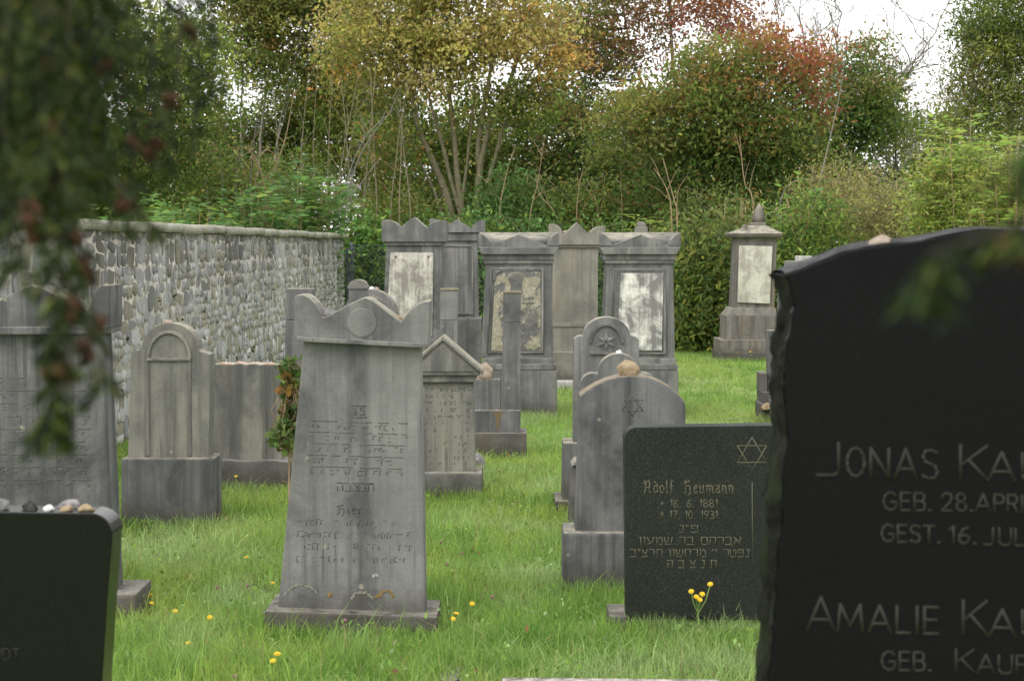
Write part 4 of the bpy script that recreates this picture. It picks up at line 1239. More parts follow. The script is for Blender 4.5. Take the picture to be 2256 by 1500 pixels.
def woody(name, label, cat, d, stems, blobs, n_leaf, leaf, dz=1.0, mat='bark', clump=.26, group=None, per=40, twig_share=.5,
          up=.4, droop=.35, seed=1, anchor=None, twig_r=.007, dcen=0.0):
    """stems: list of (pixel polyline, r0, r1); blobs: (px,py,rx,ry,weight,palette); foliage depth spread dz metres"""
    gen = np.random.default_rng(seed); r = random.Random(seed)
    s = mpp(d)
    bx = stems[0][0][0][0] if stems else blobs[0][0]
    ax = W(bx, 700, d).x
    t = thing(name, label, cat, (ax, d, 0), group)
    O = Vector((ax, d, 0))
    skel = []
    for k, (pl, r0, r1) in enumerate(stems):
        pts = []; dy = r.uniform(-.25, .25) * dz
        for i, (px_, py_) in enumerate(pl):
            w = W(px_, py_, d); w.y += dy * i / max(1, len(pl) - 1); pts.append(w - O)
        # follow down to the ground
        if pts[0].z > .02 and (k == 0 or pts[0].z < 2.2):
            pts.insert(0, Vector((pts[0].x * .6, pts[0].y, -.1)))
        fine = []
        for a, b in zip(pts[:-1], pts[1:]):
            m_ = max(2, int((b - a).length / .3))
            for q in range(m_): fine.append(a.lerp(b, q / m_) + Vector((r.uniform(-1, 1), r.uniform(-1, 1), 0)) * .012)
        fine.append(pts[-1])
        n = len(fine)
        rad = [(r0 + (r1 - r0) * (i / (n - 1)) ** .8) * r.uniform(.93, 1.07) for i in range(n)]
        m_ = MB(); m_.tube(fine, rad, 7 if r0 > .03 else 5); m_.build("trunk" if r0 > .025 else "stem", M[mat], t, smooth=True)
        skel += [(p, rad[i]) for i, p in enumerate(fine) if p.z > .8]
    tot = sum(b[2] * b[3] * b[4] for b in blobs)
    cs, cols, cl = [], [], []
    for (px_, py_, rx, ry, wt, pal) in blobs:
        nl = int(n_leaf * rx * ry * wt / tot); nc = max(2, nl // per)
        u = gen.normal(size=(nc, 3)); u /= np.linalg.norm(u, axis=1, keepdims=True)
        u *= (gen.uniform(0, 1, (nc, 1)) ** .42)
        u *= np.where(gen.random((nc, 1)) < .16, gen.uniform(1.1, 1.4, (nc, 1)), 1.0) if cat == 'tree' else 1.0
        c0 = W(px_, py_, d) - O
        c = np.stack([c0.x + u[:, 0] * rx * s, c0.y + dcen + u[:, 1] * dz, c0.z + u[:, 2] * ry * s], 1)
        cl.append(c)
        cc = pick(pal, nc, gen, .26)
        cnt = gen.poisson(per, nc); ii = np.repeat(np.arange(nc), cnt)
        p = c[ii] + gen.normal(size=(len(ii), 3)) * np.array([clump, clump, clump * .62])
        col = .62 * cc[ii] + .38 * pick(pal, len(ii), gen)
        col *= np.exp(gen.normal(0, .2, (len(ii), 1)))
        cs.append(p); cols.append(col)
    P = np.concatenate(cs); C_ = np.clip(np.concatenate(cols), 0, 1)
    keep = P[:, 2] > .03
    P, C_ = P[keep], C_[keep]
    v, fn, ix, ti = leaf_quads(P, leaf[0], leaf[1], C_, droop=droop, up=up, gen=gen)
    cr = link("crown" if cat == "tree" else "foliage", np_mesh("foliage", v, fn, ix, ti), M['leaf'], t)
    cr["kind"] = "stuff"
    if skel and twig_share > 0:
        m_ = MB()
        K = np.array([tuple(p) for p, _ in skel])
        for c in np.concatenate(cl):
            if r.random() > twig_share: continue
            dd = np.linalg.norm((K - c) * np.array([1, 1, .6]), axis=1) + np.where(K[:, 2] > c[2], 3.0, 0)
            q = Vector(K[int(np.argmin(dd))]); e = Vector(c)
            mid = q.lerp(e, .55) + Vector((r.uniform(-.1, .1), r.uniform(-.1, .1), -.06 * (e - q).length))
            m_.tube([q, mid, e + (e - mid) * .3], [twig_r * 1.5, twig_r, twig_r * .45], 4, False)
        if m_.v:
            o = m_.build("twigs", M[mat], t); o["kind"] = "stuff"
    return t

# ---- big trees, from the back to the front (d in metres)
woody("tree", "plum red leaved tall tree standing behind the gold one, against the white sky", "tree", 43,
      [([(1500,470),(1495,300),(1480,120),(1470,-60)], .10, .03), ([(1490,330),(1400,150),(1370,0)], .05, .02), ([(1492,300),(1580,120),(1620,-20)], .05, .02)],
      [(1350,95,140,75,.8,[(PLUM,3),(RUST,2),(OLIVE,2),(DKGREEN,1)]), (1520,45,140,90,.42,[(PLUM,3),(RUST,2),(RED,1)]), (1640,70,90,80,.5,[(PLUM,3),(RED,1),(RUST,2)]),
       (1300,230,110,80,.6,[(DKGREEN,3),(GREEN,2),(PLUM,1)]), (1300,150,110,60,.8,[(OLIVE,2),(DKGREEN,2),(PLUM,2)]), (1400,-60,260,80,1.0,[(PLUM,2),(RUST,2),(OLIVE,2)]), (1260,50,120,90,.8,[(OLIVE,3),(GOLD,1.5),(PLUM,1),(GREEN,1)]), (1430,330,150,120,.5,[(DKGREEN,3),(OLIVE,2)])],
      25500, (0.098,0.065), 1.6, 'bark_grey', .24, seed=3)
for k, (stx, lab) in enumerate(((560,"slender dark leaved tree rising above the left part of the rubble wall"),(690,"slender brownish leaved tree left of the gold tree, sky showing through it"))):
    woody("tree", lab, "tree", 41 + k,
      [([(stx,480),(stx+15,300),(stx+35,120),(stx+30,-60)], .05, .015), ([(stx+25,470),(stx+60,260),(stx+110,60)], .035, .012), ([(stx-20,480),(stx-30,250),(stx-10,20)], .035, .012), ([(stx+50,480),(stx+48,330),(stx+90,180)], .03, .01)],
      [(stx+10,40,140,90,.9,[(OLIVE,4),(PLUM,.8),(GREEN,3),(YELGREEN,2),(ORANGE,.4),(BROWNL,1)]), (stx-20,130,110,60,.6,[(OLIVE,3),(PLUM,.8),(GREEN,3),(YELGREEN,1),(BROWNL,1)]),
       (stx+40,-40,180,80,1.2,[(OLIVE,3),(GREEN,2),(YELGREEN,2),(PALEOL,1)]), (stx+60,180,70,70,.5,[(GREEN,2),(OLIVE,2),(ORANGE,.3)])],
      18000, (.095,.06), 1.0, 'bark_grey', .22, seed=10 + k)
woody("tree", "gold and orange leaved tree with several spreading trunks behind the rear monuments", "tree", 36,
      [([(1000,495),(985,430),(955,360),(925,290),(905,200),(880,120),(850,20),(820,-80)], 0.119, .02),
       ([(1022,495),(990,390),(970,300),(930,160),(900,60)], 0.084, .015), ([(1018,492),(1010,400),(1000,300),(990,200),(985,80),(1000,-60)], 0.105, .02),
       ([(1050,492),(1055,400),(1060,350),(1080,270),(1120,190),(1150,100),(1160,-40)], 0.119, .02), ([(1056,380),(1052,320),(1070,230),(1090,100),(1080,-40)], 0.070, .015),
       ([(1062,492),(1080,380),(1110,280),(1160,180),(1230,80)], 0.077, .015), ([(975,480),(955,420),(930,370),(905,310),(880,270)], 0.070, .015), ([(1012,490),(1030,360),(1045,200),(1040,60)], 0.063, .012)],
      [(850,70,150,85,1.0,[(GOLD,2),(YELLOW,3),(PEACH,1.2),(OLIVE,3),(YELGREEN,1.5)]), (1010,90,120,90,.95,[(YELLOW,3),(GOLD,2),(PEACH,1),(OLIVE,2),(YELGREEN,2)]), (1150,70,110,80,.95,[(GOLD,3),(ORANGE,1),(YELLOW,2),(PEACH,1.8),(OLIVE,2.5)]),
       (930,165,120,50,.8,[(GOLD,2),(PEACH,2),(YELLOW,2),(OLIVE,2)]), (1000,-60,290,80,1.0,[(YELLOW,2),(GOLD,2),(OLIVE,3),(YELGREEN,1)]), (1210,130,70,60,.6,[(ORANGE,2),(GOLD,2),(OLIVE,2)]),
       (780,150,80,80,.45,[(OLIVE,3),(YELGREEN,2),(ORANGE,.7)]), (850,300,80,90,.55,[(OLIVE,3),(GREEN,3),(ORANGE,.7)]), (1100,230,130,60,.55,[(OLIVE,2),(GREEN,2),(GOLD,.7)]), (1180,220,90,60,.5,[(OLIVE,2),(GREEN,2),(RUST,.6)])],
      35100, (0.098,0.062), 1.3, 'bark', .21, per=34, seed=21)
woody("tree", "broad bronze green tree with red tinged crown left of the pointed finial", "tree", 33,
      [([(1632,470),(1640,400),(1632,320),(1615,250),(1590,150)], .075, .02), ([(1640,380),(1670,290),(1720,200),(1780,150)], .05, .015), ([(1612,470),(1570,380),(1520,290),(1450,230)], .05, .015),
       ([(1500,480),(1470,400),(1420,330),(1390,300)], .04, .012), ([(1650,470),(1700,380),(1790,330)], .035, .01)],
      [(1600,150,110,70,1.0,[(OLIVE,4),(RUST,1.5),(GREEN,3),(BROWNL,1)]), (1500,240,130,80,.9,[(OLIVE,4),(GREEN,3),(RUST,1),(YELGREEN,1)]), (1640,240,140,90,1.0,[(OLIVE,3),(GREEN,4),(RUST,1)]),
       (1770,150,70,65,.9,[(RED,1.7),(RUST,2.4),(OLIVE,2.4)]), (1800,225,38,40,.6,[(RED,2.5),(OLIVE,2),(GREEN,1)]), (1560,340,160,70,.8,[(GREEN,4),(OLIVE,3),(DKGREEN,2),(RUST,.4)]), (1720,320,120,90,1.0,[(GREEN,4),(OLIVE,2),(DKGREEN,2),(RED,.2)]),
       (1400,230,80,60,.6,[(OLIVE,3),(RUST,1.2),(YELGREEN,1)]), (1600,430,170,60,.9,[(GREEN,2),(DKGREEN,4),(RUST,.5)]), (1700,95,60,40,.6,[(RUST,3),(OLIVE,2),(RED,1)]), (1830,255,25,30,.3,[(RED,3),(OLIVE,2)]), (1370,300,90,60,.5,[(GREEN,2),(OLIVE,3)])],
      33000, (0.109,0.052), 1.3, 'bark', .24, seed=31)
woody("tree", "dark green tree with bronze tips, between the red tinged crown and the sky gap", "tree", 37,
      [([(1855,480),(1870,380),(1895,250),(1900,120)], .06, .02), ([(1865,400),(1830,260),(1840,140)], .04, .012), ([(1875,360),(1940,240),(1970,170)], .035, .01)],
      [(1890,190,80,90,1.0,[(GREEN,3),(DKGREEN,3),(OLIVE,2),(BROWNL,1)]), (1860,300,80,80,1.0,[(DKGREEN,4),(GREEN,3)]), (1940,240,60,60,.8,[(GREEN,3),(OLIVE,2)]), (1840,400,110,70,.9,[(DKGREEN,3),(GREEN,2),(OLIVE,2)]),
       (1920,120,40,40,.5,[(BROWNL,2),(GREEN,2),(RUST,1)]), (1990,290,60,30,.6,[(GREEN,2),(OLIVE,3)])],
      15600, (0.108,0.050), 1.1, 'bark_grey', .22, seed=41)
woody("tree", "tall feathery olive green tree filling the top right corner", "tree", 31,
      [([(2230,500),(2225,300),(2215,120),(2200,-80)], .10, .03), ([(2222,330),(2150,200),(2130,90)], .04, .012), ([(2220,250),(2300,120)], .04, .012), ([(2222,380),(2130,300),(2090,230)], .035, .01)],
      [(2200,60,90,110,1.1,[(GREEN,3),(OLIVE,3),(YELGREEN,1)]), (2170,190,90,80,1.0,[(OLIVE,4),(GREEN,2),(BROWNL,1)]), (2240,250,110,90,1.0,[(OLIVE,4),(GREEN,2),(PALEOL,1)]), (2270,80,120,130,1.0,[(OLIVE,3),(GREEN,3)]),
       (2240,-80,150,70,1.0,[(GREEN,3),(OLIVE,2)]), (2120,260,60,50,.55,[(OLIVE,3),(GREEN,2)]), (2140,100,40,60,.6,[(GREEN,3),(DKGREEN,2)])],
      28800, (0.098,0.030), 1.0, 'bark_grey', .2, seed=51)
# dark mixed tree on the far left, above and behind the conifer branch
woody("tree", "dense dark tree at the far left, beyond the wall and behind the conifer branch", "tree", 30,
      [([(120,480),(130,300),(150,100),(140,-80)], .11, .04), ([(128,330),(240,180),(330,60)], .05, .015), ([(300,480),(310,300),(350,120)], .05, .015), ([(130,300),(30,150)], .05, .02)],
      [(120,90,200,170,1.0,[(DKGREEN,4),(GREEN,2),(OLIVE,1)]), (330,130,150,130,.85,[(GREEN,3),(OLIVE,3),(YELGREEN,1)]), (150,320,220,110,1.0,[(DKGREEN,4),(GREEN,2),(OLIVE,1)]), (350,330,140,110,.75,[(GREEN,3),(DKGREEN,2),(OLIVE,2),(ORANGE,.2)]), (440,200,80,120,.5,[(OLIVE,3),(GREEN,2),(YELGREEN,1)])],
      31200, (0.098,0.057), 1.3, 'bark', .25, seed=61)

# ---- leafless trees against the sky
def bare(label, d, pl, seed, r0, gens=4, mat='bark_grey'):
    r = random.Random(seed)
    base = W(pl[0][0], pl[0][1], d); t = thing("bare_tree", label, "tree", (base.x, d, 0)); O = Vector((base.x, d, 0))
    pts = [Vector((0, 0, -.1))] + [W(x, y, d) - O for x, y in pl]
    fine = []
    for a, b in zip(pts[:-1], pts[1:]):
        m_ = max(2, int((b - a).length / .25))
        for q in range(m_): fine.append(a.lerp(b, q / m_) + Vector((r.gauss(0, .02), r.gauss(0, .02), 0)))
    fine.append(pts[-1])
    m_ = MB(); n = len(fine); rad = [r0 * (1 - .8 * i / (n - 1)) for i in range(n)]
    m_.tube(fine, rad, 6); m_.build("trunk", M[mat], t, smooth=True)
    mb = MB()
    def grow(p, dr, L, rr_, g):
        q = [p]; n_ = 6
        for i in range(n_):
            dr = (dr + Vector((r.gauss(0, .22), r.gauss(0, .22), r.gauss(.06, .16)))).normalized(); q.append(q[-1] + dr * L / n_)
        mb.tube(q, [rr_ * (1 - .65 * i / n_) for i in range(n_ + 1)], 4, False)
        if g > 0:
            for _ in range(r.choice((2, 3, 3, 4))):
                i = r.randint(2, n_); a = (dr + Vector((r.gauss(0, .75), r.gauss(0, .6), r.gauss(.15, .4)))).normalized()
                grow(q[i], a, L * r.uniform(.5, .8), rr_ * .62, g - 1)
    for i in range(int(n * .4), n, max(1, n // 22)):
        a = Vector((r.choice((-1, 1)) * r.uniform(.5, 1.1), r.gauss(0, .5), r.uniform(.5, 1.1))).normalized()
        grow(fine[i], a, r.uniform(.7, 1.3), rad[i] * .85, gens - 1)
    grow(fine[-1], (fine[-1] - fine[-2]).normalized(), 1.0, rad[-1], gens - 1)
    mb.build("branches", M[mat], t)["kind"] = "stuff"
bare("leafless tree with forked crooked branch against the white sky, left of the feathery tree", 40, [(1945,460),(1925,330),(1905,230),(1850,170),(1845,90),(1850,30),(1820,-40)], 3, .05)
bare("leafless tree whose long bough curves up to the right through the sky gap", 41, [(1945,520),(1952,330),(1965,240),(1985,165),(2030,120),(2060,70),(2095,-10)], 5, .055)
bare("leafless twiggy tree behind the red tinged crown", 44, [(1720,470),(1715,250),(1705,120),(1715,40),(1700,-60)], 8, .05)
bare("leafless twiggy tree between the two forked ones, pale bark", 45, [(1790,470),(1800,250),(1775,110),(1760,20),(1770,-60)], 12, .05)
bare("thin dark leafless trunk standing in the sky gap right of the finial", 38, [(1968,490),(1972,400),(1976,300),(1978,240)], 15, .045, 2, 'bark_dark')

# ---- far backing trees that close the gaps low down
for k, (x, y, rx, ry, lab) in enumerate(((450,430,190,130,"dark far tree low behind the elder bushes"),(610,440,115,110,"dark far tree behind the tallest elder bush"),(915,420,100,130,"dark far tree behind the gold tree's trunks"),(1030,430,130,110,"dark far tree low between the gold tree's trunks"),(1150,420,130,120,"dark far tree right of the gold tree's trunks"),
                                   (1330,420,170,110,"dark far tree above the sandy brown monument"),(1540,420,170,120,"dark far tree behind the bronze green crown"),(1760,420,190,110,"dark far tree behind the pointed finial"),(1990,450,150,80,"dark far tree low in the sky gap"),(2150,400,170,150,"dark far tree behind the bright yellow green saplings at right"),(240,420,170,130,"dark far tree behind the wall's middle"),(60,400,200,160,"dark far tree behind the wall's left end"))):
    woody("tree", lab, "tree", 48, [([(x,500),(x+5,420),(x,360)], .1, .03), ([(x+3,450),(x-40,380),(x-70,340)], .04, .01), ([(x+3,440),(x+50,370),(x+80,330)], .04, .01)],
          [(x,y,rx,ry,1,[(DKGREEN,5),(GREEN,3),(OLIVE,1.5)]), (x,y+60,rx*1.05,ry*.6,1,[(DKGREEN,5),(GREEN,3),(OLIVE,1.5)])], int(rx*ry*.42), (.14,.09), .9, 'bark_grey', .3, seed=70 + k)
for k, (x, y, rx, ry, w, pal, lab) in enumerate((
   (800,255,140,150,12500,[(OLIVE,4),(GREEN,3),(YELGREEN,1.5),(ORANGE,.5)],"olive leaved tree just left of the gold tree"),
   (1030,330,120,130,9000,[(GREEN,3),(OLIVE,3),(DKGREEN,2),(YELLOW,.4)],"green tree seen between the gold tree's trunks"),
   (1240,330,140,130,10500,[(DKGREEN,3),(GREEN,3),(OLIVE,2),(PLUM,.8),(GOLD,.4)],"dark green tree between the gold and the bronze trees"),
   (500,330,150,110,9000,[(OLIVE,3),(GREEN,3),(DKGREEN,2),(BROWNL,1)],"olive brown tree low over the left part of the wall"),
   (680,270,120,140,9500,[(GREEN,3),(OLIVE,3),(DKGREEN,1)],"green tree behind the tallest elder bush"),
   (1430,400,130,110,7000,[(DKGREEN,3),(GREEN,3),(OLIVE,2)],"dark green tree above the blotchy plaque monument"),
   (2060,330,120,110,5000,[(OLIVE,3),(GREEN,3),(PALEOL,1)],"olive tree low in the sky gap left of the bright sapling"))):
    woody("tree", lab, "tree", 41.5 + .4*k, [([(x,500),(x+5,400),(x-5,y-ry*.6)], .07, .015), ([(x+3,430),(x-50,y),(x-70,y-ry*.6)], .035, .01), ([(x+3,430),(x+40,y),(x+75,y-ry*.7)], .035, .01)],
          [(x,y,rx,ry,1,pal)], w, (.105,.065), 1.0, 'bark_grey', .24, seed=400 + k)

# ---- shrubs behind the wall and the monuments
def elder(label, d, px0, py0, h_px, n, seed, pal=None, wide=60, leaflet=.15, name="elder_bush"):
    """upright shoots carrying feather shaped leaves of seven leaflets"""
    gen = np.random.default_rng(seed); r = random.Random(seed); s = mpp(d)
    ax = W(px0, 600, d).x; t = thing(name, label, "shrub", (ax, d, 0)); O = Vector((ax, d, 0))
    cen, dirs = [], []
    top = W(px0, py0, d).z
    for k in range(n):
        x = r.uniform(-wide, wide) * s; y = r.uniform(-.5, .5); f = 1 - .55 * (abs(x) / (wide * s)) ** 1.5
        hz = max(.5, (top - h_px * s) + h_px * s * f * r.uniform(.6, 1.02))
        lean = Vector((x * .22, r.uniform(-.1, .1), 0))
        pts = [Vector((x * .6, y * .6, 0)), Vector((x * .8, y * .8, hz * .5)), Vector((x, y, hz)) + lean]
        m_ = MB(); m_.tube(pts, [.016, .012, .005], 5, False); m_.build("stem", M['bark_tan'], t)
        z = max(.4, hz - 1.7)
        while z < hz + .02:
            q = z / hz; p = pts[1].lerp(pts[2], max(0, (q - .5) * 2)) if q > .5 else pts[0].lerp(pts[1], q * 2)
            for a0 in (0, math.pi):
                a = a0 + z * 9 + r.uniform(-.5, .5)
                dr = Vector((math.cos(a), math.sin(a), r.uniform(.15, .75)))
                dr.normalize(); L = leaflet * r.uniform(2.3, 3.2)
                sd = dr.cross(Vector((0, 0, 1))).normalized()
                for i in range(3):
                    b = p + dr * L * (.35 + .25 * i) + Vector((0, 0, -.02 * i * i * .5))
                    for sg in (-1, 1):
                        dd = (dr * .55 + sd * sg * .8 + Vector((0, 0, -.22))).normalized()
                        cen.append(b + dd * leaflet * .5); dirs.append(dd)
                dd = (dr + Vector((0, 0, -.35))).normalized()
                cen.append(p + dr * L + dd * leaflet * .4); dirs.append(dd)
            z += r.uniform(.12, .2)
    cen = np.array([tuple(c) for c in cen]); dirs = np.array([tuple(c) for c in dirs])
    col = pick(pal or [(ELDER,4),(BRIGHT,1.2),(GREEN,2)], len(cen), gen, .2)
    v, fn, ix, ti = leaf_quads(cen, leaflet, leaflet * .4, col, gen=gen, dirs=dirs, up=3.0, fold=.15)
    o = link("foliage", np_mesh("foliage", v, fn, ix, ti), M['leaf'], t); o["kind"] = "stuff"
elder("light green elder bush rising highest above the rubble wall's coping", 31, 660, 345, 170, 17, 1, wide=75)
elder("light green elder bush left of the tallest one behind the rubble wall", 29.5, 545, 415, 110, 13, 2, wide=75)
elder("light green elder bush above the end of the rubble wall", 33.5, 725, 400, 120, 10, 3, wide=40)
elder("light green elder bush low over the wall, next to the conifer branch", 28, 425, 430, 90, 12, 4, wide=65)
elder("light green elder bush overhanging the wall behind the conifer branch", 26, 290, 440, 80, 10, 9, wide=70)
elder("bright leafy sapling with feathered leaves at the right edge, above the tall black stone", 25, 2125, 205, 330, 16, 5, [(BRIGHT,4),(YELGREEN,2),(GREEN,1)], 75, .135, "ash_sapling")
elder("yellowish feather leaved sapling cut by the right frame edge", 23, 2225, 300, 260, 12, 6, [(BRIGHT,3),(YELGREEN,3),(OLIVE,2)], 70, .125, "ash_sapling")
elder("low feather leaved shrub just right of the pointed finial", 27.5, 1790, 415, 150, 18, 7, [(ELDER,3),(BRIGHT,3),(GREEN,2)], 85, .125, "ash_shrub")
elder("low feathery shrub with narrow leaves above the blotchy plaque monument", 31, 1420, 478, 80, 11, 8, [(BRIGHT,3),(YELGREEN,2),(GREEN,2)], 70, .11, "ash_shrub")

SHR = [  # label, d, x, y, rx, ry, leaves, palette, leaf
 ("green thicket behind the left horned monument", 34.5, 900,500,90,90, 4200, [(GREEN,3),(OLIVE,3),(YELGREEN,1)], (.075,.055)),
 ("round leaved green thicket behind the low gabled monument", 34.8, 1120,470,90,100, 5200, [(LAUREL,4),(ELDER,2),(GREEN,3)], (.085,.07)),
 ("mixed thicket behind the zigzag crowned monument", 35, 1280,480,120,100, 6500, [(GREEN,3),(OLIVE,2),(DKGREEN,2),(ORANGE,.25)], (.08,.05)),
 ("dark thicket behind the blotchy plaque monument", 35, 1440,480,110,100, 6500, [(GREEN,3),(DKGREEN,3),(RUST,.5)], (.08,.05)),
 ("olive thicket left behind the pointed finial", 32, 1570,510,110,110, 7500, [(OLIVE,3),(GREEN,3),(PALEOL,2)], (.08,.04)),
 ("brown tinged shrub with dry seed heads right of the pyramid cap", 29, 1850,440,110,90, 8000, [(PALEOL,3),(BROWNL,3),(OLIVE,3),(YELGREEN,2)], (.06,.025)),
 ("dry brownish shrub above the sloping shoulder of the tall black stone", 27, 1960,470,110,80, 7500, [(PALEOL,3),(BROWNL,3),(OLIVE,2),(YELGREEN,2)], (.055,.022)),
 ("yellow green shrub above the top edge of the tall black stone", 25.5, 2110,440,110,110, 8500, [(YELGREEN,3),(BRIGHT,2),(PALEOL,2),(YELLOW,.5)], (.07,.035)),
 ("olive shrub at the right frame edge above the tall black stone", 24, 2230,440,110,110, 8000, [(OLIVE,3),(YELGREEN,3),(GREEN,2)], (.065,.03)),
 ("leafy green shrub right of the white marble plaque", 26.8, 1790,600,85,190, 10000, [(LAUREL,3),(BRIGHT,2),(GREEN,3),(YELGREEN,1)], (.10,.04)),
 ("dense laurel hedge left of the free standing monument", 26.8, 1535,640,85,160, 12500, [(LAUREL,3),(DKGREEN,2),(YELGREEN,2),(OLIVE,2)], (.11,.042)),
 ("bluish green bush with pale sprigs directly behind the free standing monument", 27.2, 1620,600,70,180, 7500, [(PALEOL,2),(OLIVE,2),(GREEN,3),(LAUREL,2)], (.08,.035)),
 ("ivy covered bush behind the fence at the end of the wall", 33.3, 810,575,60,110, 5000, [(ELDER,3),(BRIGHT,2.5),(GREEN,2)], (.095,.085)),
 ("ivy covered bush behind the fence left of the crusty plaque monument", 33.6, 1055,590,90,130, 6000, [(ELDER,3),(BRIGHT,1.5),(GREEN,3),(DKGREEN,1)], (.095,.085)),
 ("ivy covered bush behind the fence beside the sandy brown monument", 33.4, 1335,600,70,140, 5500, [(BRIGHT,2),(ELDER,3),(GREEN,3)], (.09,.05)),
 ("ivy covered bush behind the fence and the left horned monument", 33.5, 930,600,90,130, 4500, [(ELDER,3),(GREEN,3)], (.095,.085)),
 ("ivy covered bush behind the fence between the crusty and sandy monuments", 33.5, 1200,600,80,130, 5000, [(ELDER,3),(GREEN,3)], (.095,.085)),
 ("dark undergrowth mixed with bare stems behind the wall, left of the elders", 33, 480,400,130,90, 6000, [(GREEN,3),(OLIVE,3),(DKGREEN,2),(YELLOW,.3)], (.07,.04)),
 ("green undergrowth with bare stems between the elders and the gold tree", 36, 860,400,60,90, 3300, [(OLIVE,3),(GREEN,3),(DKGREEN,1),(ORANGE,.4)], (.07,.042)),
 ("green undergrowth above the far end of the wall's coping", 35, 640,420,110,90, 4500, [(GREEN,3),(DKGREEN,2),(OLIVE,2)], (.07,.042)),
]
for k, (lab, d, x, y, rx, ry, n, pal, lf) in enumerate(SHR):
    r = random.Random(k)
    py_g = 750 - FPX * math.tan(math.atan2(-EYE, d) + TILT)
    stems = [([(x + r.uniform(-.4, .4)*rx, min(py_g - 5, y + ry*.9)), (x + r.uniform(-.6, .6)*rx, y), (x + r.uniform(-.9, .9)*rx, y - ry*.85)], .016, .006) for _ in range(6)]
    woody("shrub", lab, "shrub", d, stems, [(x,y,rx,ry,1,pal), (x,y+ry*.5,rx*1.05,ry*.6,.9,pal)], n, lf, .62, 'bark_tan' if k % 2 else 'bark', .2, seed=200 + k, per=20, twig_share=.35, twig_r=.005)

# ---- bare saplings and arching canes in the undergrowth
def canes(label, d, lines, mat, r0=.018, seed=1):
    ax = W(lines[0][0][0], 600, d).x; t = thing("bare_sapling", label, "shrub", (ax, d, 0)); O = Vector((ax, d, 0)); r = random.Random(seed)
    for pl in lines:
        pts = [W(x, y, d) - O for x, y in pl]
        if pts[0].z < 2.5: pts.insert(0, Vector((pts[0].x + r.uniform(-.1, .1), 0, -.1)))
        fine = []
        for i in range(len(pts) - 1):
            a, b = pts[i], pts[i+1]; p_ = pts[max(0, i-1)]; n_ = pts[min(len(pts)-1, i+2)]
            for q in range(6):
                u = q / 6
                fine.append(.5 * ((2*a) + (b - p_)*u + (2*p_ - 5*a + 4*b - n_)*u*u + (-p_ + 3*a - 3*b + n_)*u**3))
        fine.append(pts[-1]); n = len(fine)
        m_ = MB(); m_.tube(fine, [r0*(1 - .75*i/(n-1)) for i in range(n)], 5, False)
        for i in range(n//3, n - 1, 3):
            e = fine[i] + Vector((r.uniform(-.4, .4), r.uniform(-.2, .2), r.uniform(.1, .5)))
            m_.tube([fine[i], fine[i].lerp(e, .5) + Vector((0,0,.04)), e], [r0*.35, r0*.25, r0*.12], 4, False)
        m_.build("stem", M[mat], t)
canes("tan bare sapling with an arching bough above the wall's coping", 31.8, [[(588,470),(580,400),(560,345),(530,325),(480,333),(440,340)],[(592,470),(605,380),(630,300),(648,200)],[(585,430),(560,415),(530,425)]], 'bark_tan', .022, 1)
canes("pale arching canes leaning right, above the end of the wall", 33.2, [[(745,480),(765,400),(785,340),(815,290),(855,255)],[(752,480),(770,410),(795,340),(830,285),(868,240)],[(760,470),(800,400),(840,345)]], 'bark_grey', .02, 2)
canes("thin upright bare saplings above the middle of the wall", 31.2, [[(490,480),(488,380),(480,280),(500,180)],[(460,480),(455,380),(470,260)],[(520,480),(525,360),(560,220)],[(550,470),(560,300),(590,160)]], 'bark_grey', .016, 3)
canes("thin upright bare saplings between the elders and the gold tree", 33.9, [[(700,480),(690,330),(700,150)],[(720,480),(725,300),(735,130)],[(740,470),(770,330),(790,200)],[(680,480),(690,420),(735,390)]], 'bark', .018, 4)
canes("slim grey green saplings with upright stems left of the gold tree's trunks", 33.4, [[(x0,480),(x0+dx*.3,360),(x0+dx*.6,260),(x0+dx,y1)] for x0, dx, y1 in ((800,30,120),(830,-15,150),(860,40,180),(905,-40,210),(775,-25,170),(655,25,160),(620,-20,190),(880,10,260),(735,60,140))], 'bark', .02, 14)
canes("tan bare stems rising behind the zigzag crowned monument", 33.6, [[(1270,500),(1275,420),(1285,370)],[(1230,500),(1190,430),(1180,380)],[(1165,500),(1185,400),(1200,300)],[(1100,500),(1112,400),(1135,320)],[(1320,500),(1310,430)],[(1370,480),(1365,360)]], 'bark_tan', .015, 5)
canes("tan bare stems left behind the pointed finial", 30.6, [[(1480,490),(1470,420),(1440,370)],[(1492,490),(1485,440),(1460,350)],[(1660,460),(1640,400),(1630,300)]], 'bark_tan', .018, 6)
canes("grey whippy stems in front of the dark tree with bronze tips", 31, [[(1800,420),(1830,300),(1855,180),(1865,80)],[(1720,440),(1800,390),(1840,360)],[(1870,420),(1876,330)]], 'bark_grey', .016, 7)

# ---- red and green shrub behind the leaning stone
woody("shrub", "small bramble shrub with red and green leaves left of the leaning gravestone", "shrub", 10.2,
      [([(636,1010),(640,930),(648,860),(636,800)], .008, .003), ([(640,1010),(630,950),(625,900)], .006, .002), ([(646,1010),(652,900),(655,800)], .006, .002)],
      [(640,830,17,40,1,[(DKGREEN,4),(GREEN,1.5),(RUST,1),(BROWNL,.4)]), (641,900,19,40,.8,[(RUST,1.2),(DKGREEN,4),(OLIVE,1)]), (632,965,17,48,1.3,[(DKGREEN,3),(GREEN,3),(PALEOL,.7),(RUST,.5)])],
      420, (.055,.045), .1, 'bark_tan', .03, seed=301, per=5, twig_r=.0018)

